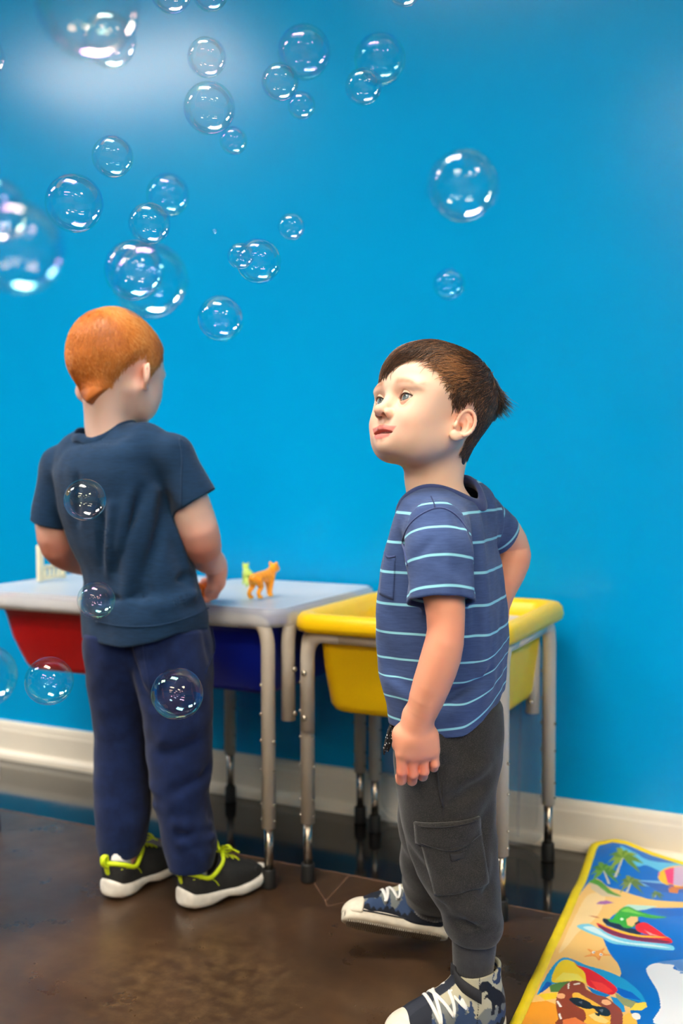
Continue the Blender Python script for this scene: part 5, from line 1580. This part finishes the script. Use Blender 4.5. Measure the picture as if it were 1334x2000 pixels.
M_sweat = cloth('navy_fleece', rgb(10, 24, 58), rgb(17, 34, 76), .95, 600, None, .08).m
pL = mesh_obj('sweatpants', V, Qd, M_sweat, BL.root)
seam('seam', pantsL_sdf, BL.pts([(262, 1250, -.15), (268, 1300, -.15), (278, 1350, -.15), (285, 1390, -.14)]), toward, .0010, M_sweat, pL, 24)
seam('seam', pantsL_sdf, BL.pts([(396, 1250, -.12), (402, 1290, -.12), (392, 1330, -.12)]), toward, .0016, M_sweat, pL, 24)

# ---- black running shoes with neon trim
M_mesh = plain('black_mesh_fabric', rgb(26, 27, 27), .8, vary=.25, scale=300, bump=.4)
M_neon = plain('neon_yellow_green', rgb(196, 216, 14), .6, vary=.06, scale=60)
M_midsole = plain('scuffed_white_midsole', rgb(222, 216, 204), .5, vary=.10, scale=60, bump=.1)
M_sock = plain('white_sock', rgb(215, 212, 210), .9)
def runner(parent, M, side):
    T = xform(M)
    XS = [0, .008, .035, .075, .120, .155, .175, .186]
    HW = [.012, .0240, .0300, .0260, .0330, .0310, .0220, .006]
    CY = [0, 0, 0, .003 * side, .001 * side, -.003 * side, -.005 * side, -.006 * side]
    def sole(P):
        lo_ = np.interp(P[:, 0], [0, .02, .05, .085, .11, .15, .186], [.008, .001, .0, .007, .001, .003, .018])
        hi_ = np.interp(P[:, 0], [-.005, .01, .04, .07, .11, .15, .186], [.040, .036, .029, .026, .024, .026, .034])
        c = (lo_ + hi_) / 2
        p = P.copy(); p[:, 2] = (P[:, 2] - c) / np.maximum((hi_ - lo_) / .030, .3)
        return loft(p, XS, CY, np.zeros(8), HW, [.015] * 8, n=3.2, axis=0, cap=.006) * .8
    def solid(P):
        d = loft(P, [.006, .014, .035, .070, .100, .130, .160, .178], [0, 0, 0, .002 * side, .001 * side, -.002 * side, -.004 * side, -.005 * side], [.040, .042, .042, .040, .036, .031, .027, .024], [.014, .0235, .0275, .0250, .0300, .0300, .0235, .010], [.024, .034, .034, .034, .028, .021, .014, .008], n=2.4, axis=0, cap=.008)
        d = smin(d, seg(P, (.030, 0, .050), (.026, 0, .068), .024, .023), .014)
        return smin(d, seg(P, (.072, .001 * side, .064), (.130, 0, .036), .0165, .0150), .016)
    def upper(P):
        rim = P[:, 2] - (.070 - .015 * np.exp(-((P[:, 0] - .045) / .020) ** 2) + .010 * np.clip((P[:, 0] - .06) / .02, 0, 1))
        d = smax(solid(P), rim, .002)
        hole = seg(P, (.026, 0, .050), (.062, 0, .060), .0200, .0165); hole = np.minimum(hole, seg(P, (.028, 0, .06), (.060, 0, .075), .0200, .0165) )
        return smax(d, -hole, .002)
    V, Q = mesh_sdf(upper, (-.01, -.045, .005), (.195, .045, .09), .0018); sh = mesh_obj('shoe', T(V), Q, M_mesh, parent)
    V, Q = mesh_sdf(sole, (-.01, -.045, -.006), (.195, .045, .05), .0018, slack=1.6); mesh_obj('sole', T(V), Q, M_midsole, sh)
    S = lambda p, d, off=.0005: march(solid, np.array(p, float), np.array(d, float), off, far=.05)
    # neon collar round the ankle opening
    L = []
    for a in np.linspace(0, 2 * pi, 49)[:-1]:
        x = .044 + .040 * math.cos(a); y = .024 * math.sin(a)
        z = .070 - .015 * math.exp(-((x - .045) / .020) ** 2) + .010 * min(max((x - .06) / .02, 0), 1)
        L.append((x, y, z - .0035))
    L = np.array(L); D_ = np.array([.044, 0, 0]) - L * [1, 1, 0]; D_ /= np.linalg.norm(D_, axis=1, keepdims=True)
    P = S(L, D_, -.001); bm = bmesh.new(); tube(bm, T(np.concatenate([P, P[:1]])), .0042, 8, caps=False); build('neon_collar', bm, M_neon, sh)
    bm = bmesh.new(); L = smooth_path([(.006, 0, .042), (.001, 0, .055), (.001, 0, .070), (.000, 0, .080), (-.008, 0, .078), (-.008, 0, .066), (.001, 0, .058)], 22); tube(bm, T(L), .0058, 8, flat=(M[:3, :3] @ np.array([1, 0, .1]), .35)); build('heel_tab', bm, M_neon, sh)
    bm = bmesh.new(); tube(bm, T(np.array([(.032, 0, .05), (.030, 0, .082)])), [.021, .0215], 18); build('sock', bm, M_sock, sh)
    for i, t in enumerate((.088, .100, .112)):
        P = S([(t + .001 * abs(k), .014 * k / 3, .09) for k in range(-3, 4)], (0, 0, -1), .0010); bm = bmesh.new(); tube(bm, T(P), .0026, 8, flat=(M[:3, :3] @ np.array([.3, 0, 1]), .5)); build('lace', bm, M_neon, sh)
    top = S([(.084, 0, .1)], (0, 0, -1), .002)[0]
    for k, (dx, dy, dz) in enumerate(((.004, .024, .012), (.006, -.026, .010), (.026, .020, -.006), (.028, -.018, -.004))):
        bm = bmesh.new(); e_ = np.array([dx, dy, dz])
        if k < 2: L = smooth_path([top, top + e_ * .6 + np.array([0, 0, .008]), top + e_, top + e_ * .55 + np.array([.004, 0, -.004]), top], 20)
        else: L = smooth_path([top, top + e_ * .5 + np.array([0, 0, .006]), top + e_], 12)
        tube(bm, T(L), .0034, 8, flat=(M[:3, :3] @ np.array([.2, 0, 1]), .5)); build('lace_bow', bm, M_neon, sh)
    # stitched heel counter line and toe overlay
    for sd in (1, -1):
        P = S([(.012, sd * .06, .056), (.034, sd * .06, .054), (.052, sd * .06, .046), (.062, sd * .06, .034)], (0, -sd, 0), .0006)
        bm = bmesh.new(); tube(bm, T(smooth_path(P, 16)), .0009, 6); build('stitching', bm, M_neon, sh)
    P = S([(.158 - .10 * abs(k / 6) ** 2 * .15, .024 * k / 6, .09) for k in range(-6, 7)], (0, 0, -1), .0006)
    bm = bmesh.new(); tube(bm, T(P), .0022, 8); build('toe_overlay', bm, M_mesh, sh)
    return sh
hl = q_(206, 1748, 0); hl = np.array([-.112, -.030, .0]); hr = np.array([.020, -.068, .0])
runner(BL.root, frame(hl + np.array([.004, .004, 0]), (.52, .85, 0), (0, 0, 1)), 1)
runner(BL.root, frame(hr + np.array([.004, .004, 0]), (.74, .67, 0), (0, 0, 1)), -1)
# ================================================================== play mat on the floor, its printed beach picture
def to_px(P):
    d = np.asarray(P) - CAM
    z = d @ FW
    return 667 + FPX * (d @ RT) / z, 1000 - FPX * (d @ UP) / z
edge_px = [(1182, 1644), (1200, 1641), (1224, 1645), (1272, 1666), (1334, 1685)]
EF = np.array([unpx(a, b, y=-.034) for a, b in edge_px])
def zfar(x): return np.interp(x, EF[:, 0], EF[:, 2]) * np.clip(1 - (x - EF[-1, 0]) / .3, .3, 1)
def matz(x, y):
    t = np.clip((y + .20) / .166, 0, 1); t = t * t * (3 - 2 * t)
    return .0035 + np.maximum(zfar(x) - .0035, 0) * t + .0012 * np.sin(y * 26 + x * 9) ** 2
EL = np.array([unpx(a, b, z=.004) for a, b in ((999, 2000), (1035, 1922), (1067.6, 1853.5), (1093, 1800), (1119, 1742), (1143, 1697), (1163, 1660))])
def xleft(y):
    x = np.interp(y, EL[:, 1], EL[:, 0])
    c = np.clip((y + .034 + .035) / .035, 0, 1)
    return x + .035 * (1 - np.sqrt(np.clip(1 - c * c, 0, 1)))
def crop(L): return [(980 + a / 3.768, 1620 + b / 3.768) for a, b in L]
def star(cx, cy, r, k, n=5, a0=.2, flat=.45):
    return [(cx + (r if i % 2 == 0 else r * k) * math.cos(a0 + i * pi / n), cy + flat * (r if i % 2 == 0 else r * k) * math.sin(a0 + i * pi / n)) for i in range(2 * n)]
def oval(cx, cy, rx, ry, rot=0.0): return [(cx + rx * math.cos(t) * math.cos(rot) - ry * math.sin(t) * math.sin(rot), cy + rx * math.cos(t) * math.sin(rot) + ry * math.sin(t) * math.cos(rot)) for t in np.linspace(0, 2 * pi, 25)[:-1]]
def frond(cx, cy, a, l, w=.16, dr=.5):
    c, s = math.cos(a), math.sin(a); out = []
    for t, k in ((0, .0), (.3, w), (.6, w * .9), (1, 0)): out.append((cx + l * (t * c - k * s), cy + l * (t * s + k * c) + dr * l * t * t))
    for t, k in ((.65, -w * .5), (.3, -w)): out.append((cx + l * (t * c - k * s), cy + l * (t * s + k * c) + dr * l * t * t))
    return out
def palm(x0, y0, x1, y1, l, c1, tr=9):
    L = [([(x0 - tr, y0), (x0 + tr, y0), (x1 + tr * .5, y1), (x1 - tr * .5, y1)], (206, 196, 170))]
    for i, a in enumerate((-3.0, -2.5, -1.9, -1.3, -.7, -.2, 2.7, .35)): L.append((frond(x1, y1, a, l * (.8 + .25 * ((i * 7) % 3) / 2)), c1 if i % 2 else (c1[0] + 34, c1[1] + 24, c1[2] + 6)))
    return L
SAND, SEA = (247, 196, 112), (8, 104, 190)
PRINT = [
    ([(870, 120), (980, 170), (1150, 240), (1760, 275), (1760, 372), (1230, 335), (1150, 300), (1060, 262), (1000, 272), (940, 215)], (92, 188, 224)),
    ([(1000, 372), (1760, 410), (1760, 446), (1180, 440), (1040, 412)], (128, 182, 220)),
    ([(600, 440), (800, 430), (1000, 490), (1180, 525), (1760, 552), (1760, 566), (1140, 577), (930, 560), (870, 600), (800, 650), (740, 760), (760, 840), (800, 920), (855, 990), (880, 1060), (872, 1100), (900, 1440), (100, 1440)], SAND),
    ([(640, 480), (760, 490), (700, 640), (560, 760), (480, 860), (420, 900), (540, 640)], (252, 214, 150)),
    ([(100, 1440), (160, 1280), (330, 1260), (430, 1300), (440, 1440)], (246, 160, 34)),
    ([(1000, 380), (1760, 462), (1760, 470), (1180, 462)], (40, 90, 170)),
    ([(640, 385), (700, 368), (760, 410), (810, 455), (880, 492), (760, 472), (670, 428)], (86, 152, 44)),
    ([(640, 388), (700, 408), (780, 470), (900, 505), (740, 490), (660, 440)], (222, 196, 160)),
    ] + palm(790, 400, 750, 300, 130, (74, 130, 42)) + palm(835, 350, 892, 205, 150, (98, 134, 44), 11) + palm(922, 462, 948, 390, 110, (92, 118, 52)) + palm(1128, 500, 1138, 478, 60, (80, 112, 60), 4) + [
    (oval(1310, 345, 160, 78), (250, 190, 40)), ([(1230, 414), (1300, 424), (1390, 408), (1330, 440), (1250, 436)], (206, 118, 50)), ([(1196, 300), (1240, 284), (1282, 278), (1270, 345), (1262, 405), (1222, 392)], (232, 60, 120)), ([(1268, 276), (1320, 270), (1352, 272), (1356, 345), (1330, 420), (1262, 406)], (206, 176, 206)),
    ([(1150, 325), (1166, 305), (1160, 345)], (226, 90, 170)), ([(1222, 400), (1262, 408), (1270, 424), (1236, 418)], (110, 70, 150)), ([(1226, 432), (1304, 440), (1296, 472), (1232, 464)], (206, 118, 50)),
    ([(692, 548), (720, 530), (770, 522), (826, 540), (760, 552)], (170, 96, 168)), ([(634, 632), (700, 640), (724, 655), (690, 650)], (206, 110, 60)),
    ([(900, 568), (930, 552), (1150, 566), (1060, 590), (1000, 596)], (190, 226, 210)),
    ([(552, 712), (640, 694), (720, 730), (800, 720), (900, 800), (1040, 826), (1240, 850), (1268, 886), (1200, 886), (1000, 862), (820, 840), (740, 800), (640, 762)], (122, 204, 226)),
    ([(600, 722), (680, 716), (760, 770), (900, 826), (1100, 846), (1240, 872), (1000, 850), (840, 824), (720, 776)], (222, 242, 244)),
    ([(700, 688), (860, 738), (960, 770), (1200, 786), (1254, 832), (1150, 836), (900, 802), (760, 752)], (214, 14, 22)),
    ([(720, 706), (900, 772), (1150, 810), (1240, 830), (1130, 832), (880, 794), (740, 738)], (120, 20, 66)),
    ([(716, 692), (880, 744), (1020, 778), (1196, 788), (1212, 796), (1020, 792), (860, 756)], (248, 190, 30)),
    ([(744, 656), (800, 664), (900, 712), (1000, 740), (1020, 772), (940, 762), (820, 720), (756, 690)], (28, 32, 58)),
    ([(780, 655), (812, 662), (840, 622), (878, 584), (930, 566), (1000, 598), (1100, 628), (1216, 646), (1110, 656), (1010, 642), (1000, 690), (960, 722), (900, 722), (862, 694), (800, 682)], (52, 160, 44)),
    ([(880, 600), (930, 580), (990, 606), (1080, 634), (1180, 646), (1000, 622), (930, 610)], (120, 200, 70)),
    ([(916, 662), (950, 640), (1000, 642), (1002, 676), (960, 716), (926, 704)], (240, 190, 120)), ([(975, 690), (1010, 670), (1030, 700), (990, 710)], (24, 26, 26)), (oval(884, 660, 12, 9), (230, 240, 220)),
    ([(984, 712), (1010, 690), (1060, 686), (1130, 728), (1200, 780), (1210, 792), (1080, 776), (1000, 748)], (226, 22, 26)), ([(1050, 740), (1110, 770), (1160, 784), (1090, 776)], (250, 170, 160)),
    ([(1060, 590), (1760, 570), (1760, 620), (1220, 640)], (18, 96, 186)),
    (star(704, 916, 110, .42), (240, 138, 34)), (star(704, 914, 80, .42), (250, 164, 60)), (oval(676, 904, 12, 9), (250, 250, 250)), (oval(730, 920, 13, 9), (250, 250, 250)), (oval(678, 905, 5, 5), (20, 20, 20)), (oval(731, 921, 5, 5), (20, 20, 20)),
    ([(1130, 975), (1760, 910), (1760, 1140), (1300, 1040), (1270, 1000)], (84, 128, 190)),
    ([(1072, 1012), (1130, 984), (1200, 990), (1270, 1000), (1300, 1040), (1760, 1130), (1760, 1440), (1152, 1440), (1168, 1310), (1150, 1200), (1105, 1120), (1068, 1052)], (240, 240, 242)),
    ([(1270, 1000), (1300, 1040), (1760, 1130), (1760, 1104), (1312, 1060), (1316, 1040)], (120, 150, 200)),
    # parasol and the sunbathing cartoon animal below it
    ([(260, 1216), (310, 1110), (380, 1000), (450, 944), (530, 958), (620, 998), (760, 1038), (900, 1100), (1010, 1190), (1056, 1262), (1046, 1272), (900, 1240), (840, 1200), (700, 1172), (620, 1124), (500, 1112), (370, 1142), (310, 1182)], (30, 150, 204)),
    ([(268, 1212), (330, 1120), (366, 1128), (360, 1150), (300, 1196)], (16, 84, 176)), ([(850, 1160), (960, 1200), (1030, 1262), (900, 1236), (842, 1200)], (14, 92, 190)),
    ([(372, 1124), (392, 1024), (452, 962), (530, 976), (606, 1050), (622, 1128), (500, 1114)], (250, 214, 20)), ([(390, 1110), (450, 1052), (560, 1064), (618, 1120), (500, 1110)], (244, 226, 90)),
    ([(516, 948), (560, 1000), (640, 1024), (760, 1096), (838, 1158), (846, 1192), (800, 1216), (700, 1182), (630, 1140), (610, 1056), (550, 1000)], (224, 20, 22)), ([(650, 1110), (740, 1130), (820, 1190), (780, 1206), (700, 1176)], (246, 60, 40)),
    ([(350, 1150), (420, 1126), (498, 1116), (494, 1150), (420, 1196), (360, 1196)], (82, 126, 56)), ([(268, 1216), (330, 1206), (410, 1200), (400, 1244), (320, 1256)], (248, 208, 32)),
    ([(832, 1200), (900, 1240), (996, 1272), (964, 1312), (880, 1292), (846, 1240)], (150, 152, 96)), ([(984, 1278), (1060, 1270), (1070, 1306), (1030, 1332), (930, 1330), (962, 1306)], (246, 214, 56)),
    ([(620, 1150), (700, 1184), (800, 1220), (760, 1238), (680, 1216)], (22, 120, 186)), ([(800, 1230), (846, 1240), (900, 1300), (910, 1340), (860, 1350)], (30, 140, 200)),
    ([(488, 1128), (540, 1112), (604, 1132), (624, 1176), (700, 1216), (768, 1236), (840, 1290), (880, 1330), (896, 1400), (890, 1440), (430, 1440), (416, 1390), (404, 1330), (398, 1270), (412, 1210), (440, 1166)], (142, 58, 22)),
    ([(486, 1134), (500, 1128), (494, 1176), (484, 1170)], (250, 240, 226)), ([(528, 1136), (578, 1126), (574, 1140), (530, 1146)], (250, 240, 226)), ([(402, 1262), (414, 1260), (444, 1304), (424, 1308)], (250, 240, 226)), ([(416, 1360), (428, 1350), (444, 1396), (430, 1398)], (250, 240, 226)),
    ([(520, 1214), (560, 1200), (596, 1222), (700, 1280), (790, 1346), (800, 1400), (776, 1440), (606, 1440), (620, 1384), (604, 1330), (540, 1290)], (250, 184, 44)),
    (oval(436, 1226, 32, 20), (242, 176, 120)), (oval(768, 1272, 36, 20, .2), (242, 176, 120)),
    ([(634, 1366), (690, 1350), (760, 1390), (790, 1410), (760, 1430), (690, 1410)], (252, 214, 120)), ([(684, 1346), (726, 1358), (720, 1376), (694, 1366)], (30, 22, 20)),
    ([(498, 1246), (556, 1238), (640, 1268), (672, 1296), (756, 1308), (796, 1338), (790, 1372), (728, 1366), (676, 1318), (640, 1322), (560, 1302), (514, 1270)], (24, 26, 30)),
    ([(564, 1270), (594, 1262), (590, 1284)], (90, 96, 104)), ([(716, 1328), (746, 1322), (738, 1346)], (90, 96, 104)),
    ([(890, 1376), (930, 1350), (984, 1362), (1000, 1440), (890, 1440)], (250, 190, 52)), (oval(990, 1374, 34, 24, .4), (248, 240, 230)),
    ([(450, 1400), (540, 1382), (640, 1440), (450, 1440)], (232, 120, 50)),
]
ux = np.concatenate([np.arange(0, .27, .00115), np.arange(.27, .60, .0045), np.linspace(.61, 1.0, 8)])
uy = np.concatenate([np.linspace(-1.45, -.80, 8)[:-1], np.arange(-.80, -.034, .00125), [-.034]])
X_, Y_ = np.meshgrid(ux, uy)
Xw = xleft(Y_) + X_ * (1 + 0 * Y_)
Zw = matz(Xw, Y_)
top = np.stack([Xw.ravel(), Y_.ravel(), Zw.ravel()], 1)
pxx, pyy = to_px(top)
col = np.tile(np.array([lin(c) for c in SEA]), (len(top), 1))
w = np.clip((vnoise(top.astype(f32), 30, 41)), -1, 1)[:, None] * .06 + 1
col = col * w
for poly, c in PRINT:
    P = crop(poly)
    if len(P) >= 7:
        q3 = smooth_path([(x_, y_, 0) for x_, y_ in P], len(P) * 5, True); ln = np.array(P)
        P = [tuple(v) for v in q3[:, :2]]
    a = np.array(P)
    m_ = (pxx > a[:, 0].min()) & (pxx < a[:, 0].max()) & (pyy > a[:, 1].min()) & (pyy < a[:, 1].max())
    ii = np.nonzero(m_)[0]
    if len(ii):
        k = in_poly(pxx[ii], pyy[ii], P); col[ii[k]] = np.array([lin(v) for v in c])
ny_, nx_ = X_.shape
idx = np.arange(ny_ * nx_).reshape(ny_, nx_)
Qm = np.stack([idx[:-1, :-1], idx[:-1, 1:], idx[1:, 1:], idx[1:, :-1]], -1).reshape(-1, 4)
t = NT('glossy_printed_vinyl'); t.set(Roughness=.34, Specular_IOR_Level=.4); t.color(t.attr('print').outputs['Color']); t.bump(t.noise(9, 3), .10, .004)
M_mat = t.m
mo = np.array([-.05, -.70, 0])
me_ = empty('play_mat', mo)
mesh_obj('printed_sheet', top - mo, Qm, M_mat, me_, {'print': np.clip(col, 0, 1)})
# bound yellow edge, folded over the rim
M_bind = plain('yellow_binding', rgb(246, 214, 8), .5, vary=.05, scale=30, bump=.1)
path = [(float(xleft(np.array(y))), y) for y in np.linspace(-1.45, -.034, 120)] + [(float(xleft(np.array(-.034))) + d, -.034) for d in np.linspace(.01, 1.0, 70)]
path = np.array(path); tg = np.gradient(path, axis=0); tg /= np.linalg.norm(tg, axis=1, keepdims=True); nr = np.stack([tg[:, 1], -tg[:, 0]], 1)
bm = bmesh.new(); LP = []
for o_, h_ in ((-.0015, -.0028), (-.002, .0012), (.004, .0024), (.013, .0022), (.0135, .0002)):
    q = path + nr * o_; LP.append([Vector((x, y, float(matz(np.array(x), np.array(min(y, -.034)))) + h_) ) - Vector(mo) for x, y in q])
VV = [[bm.verts.new(p) for p in lp_] for lp_ in LP]
for a, b in zip(VV, VV[1:]):
    for j in range(len(a) - 1): bm.faces.new((a[j], a[j + 1], b[j + 1], b[j]))
build('binding', bm, M_bind, me_)
tag(me_, 'glossy beach picture play mat with yellow binding on the floor at right', 'mat')

# ================================================================== toys on the lid
def toy_animal(name, loc, rz, size, cols, label, cat, tail=True, rear=False):
    """small moulded plastic animal on four legs, x to the head"""
    def f(P):
        d = limb(P, [(-.030, 0, .040), (-.010, 0, .041), (.014, 0, .042), (.028, 0, .044)], [.0100, .0108, .0115, .0100], 8)
        d = smin(d, limb(P, [(.026, 0, .046), (.036, 0, .052), (.042, 0, .055)], [.0085, .0090, .0100], 5), .006)
        d = smin(d, ell(P, (.052, 0, .0525), (.0065, .0055, .0050)), .004)
        for s in (1, -1):
            d = smin(d, ell(P, (.039, s * .0075, .0640), (.0030, .0034, .0042)), .002)
            d = smin(d, limb(P, [(.022, s * .0065, .038), (.024 + .006 * s, s * .0075, .020), (.024 + .009 * s, s * .0075, .004)], [.0072, .0044, .0042], 6), .004)
            d = smin(d, ell(P, (.0275 + .009 * s, s * .0075, .0032), (.0065, .0046, .0034)), .002)
            d = smin(d, limb(P, [(-.025, s * .0065, .036), (-.020 - .004 * s, s * .0078, .024), (-.030 - .005 * s, s * .0078, .013), (-.027 - .005 * s, s * .0078, .004)], [.0088, .0056, .0040, .0040], 7), .004)
            d = smin(d, ell(P, (-.0235 - .005 * s, s * .0078, .0032), (.0065, .0046, .0034)), .002)
        if tail: d = smin(d, limb(P, [(-.037, 0, .042), (-.047, 0, .034), (-.049, .002, .020), (-.053, .003, .012)], [.0034, .0026, .0024, .0022], 6), .003)
        return smax(d, -P[:, 2], .0005)
    V, Q = mesh_sdf(f, (-.065, -.03, -.004), (.07, .03, .078), .0013)
    c = np.tile(np.array([lin(v) for v in cols[0]]), (len(V), 1))
    st = (np.sin(V[:, 0] * 520 + 3 * np.sin(V[:, 2] * 160)) > .72) & (V[:, 2] > .030) & (V[:, 0] < .035)
    c[st] = np.array([lin(v) for v in cols[1]])
    wh = (V[:, 2] < .034) & (V[:, 2] > .028) & (np.abs(V[:, 1]) < .006) | ((V[:, 0] > .052) & (V[:, 2] < .053)) | (V[:, 2] < .0035)
    c[wh] = np.array([lin(v) for v in cols[2]])
    e = empty(name, loc, rz); e.scale = (size,) * 3
    mesh_obj('body', V, Q, M_toy, e, {'print': c})
    bm = bmesh.new()
    for s in (1, -1): blob(bm, (.0490, s * .0065, .0580), (.0012, .0010, .0014), 2)
    build('eyes', bm, M_rubber, e)
    tag(e, label, cat); return e
t = NT('painted_toy_plastic'); t.set(Roughness=.38); t.color(t.attr('print').outputs['Color']); t.bump(t.noise(60, 2), .05, .001); M_toy = t.m
LIDZ = .5292
p = unpx(507, 1168, z=LIDZ)
toy_animal('toy_tiger', (p[0], p[1] + .012, LIDZ), math.radians(86), 1.02, ((252, 160, 18), (244, 140, 12), (252, 186, 60)), 'orange plastic toy big cat standing on bluish lid right of the hand', 'toy', tail=False)
p = unpx(484, 1144, z=LIDZ)
toy_animal('toy_cub', (p[0], p[1], LIDZ), math.radians(130), .72, ((206, 222, 96), (176, 206, 80), (226, 232, 140)), 'pale lime green toy animal standing behind the orange toy cat', 'toy', tail=False)
p = unpx(398, 1172, z=LIDZ)
toy_animal('toy_tiger', (p[0], p[1], LIDZ), math.radians(100), .74, ((216, 110, 24), (150, 66, 14), (240, 236, 226)), 'orange and white toy animal under the hand of the red haired boy', 'toy')

# cream plastic toy fence standing on the edge of the left lid
M_cream = plain('cream_plastic', rgb(240, 232, 198), .5)
e = empty('toy_fence', (-1.700, -.258, .5295))
bm = bmesh.new(); box(bm, (-.005, -.046, 0), (.005, -.030, .084), .002); build('post', bm, M_cream, e)
bm = bmesh.new(); box(bm, (-.005, .034, 0), (.005, .046, .036), .002); build('post', bm, M_cream, e)
for z in (.010, .036):
    bm = bmesh.new(); box(bm, (-.004, -.031, z - .008), (.004, .035, z), .0015); build('rail', bm, M_cream, e)
for k in range(4):
    bm = bmesh.new(); y = -.021 + k * .0145; box(bm, (-.003, y - .003, .006), (.003, y + .003, .032), .001); build('slat', bm, M_cream, e)
tag(e, 'cream plastic toy fence standing at left edge of the pinkish lid', 'toy')
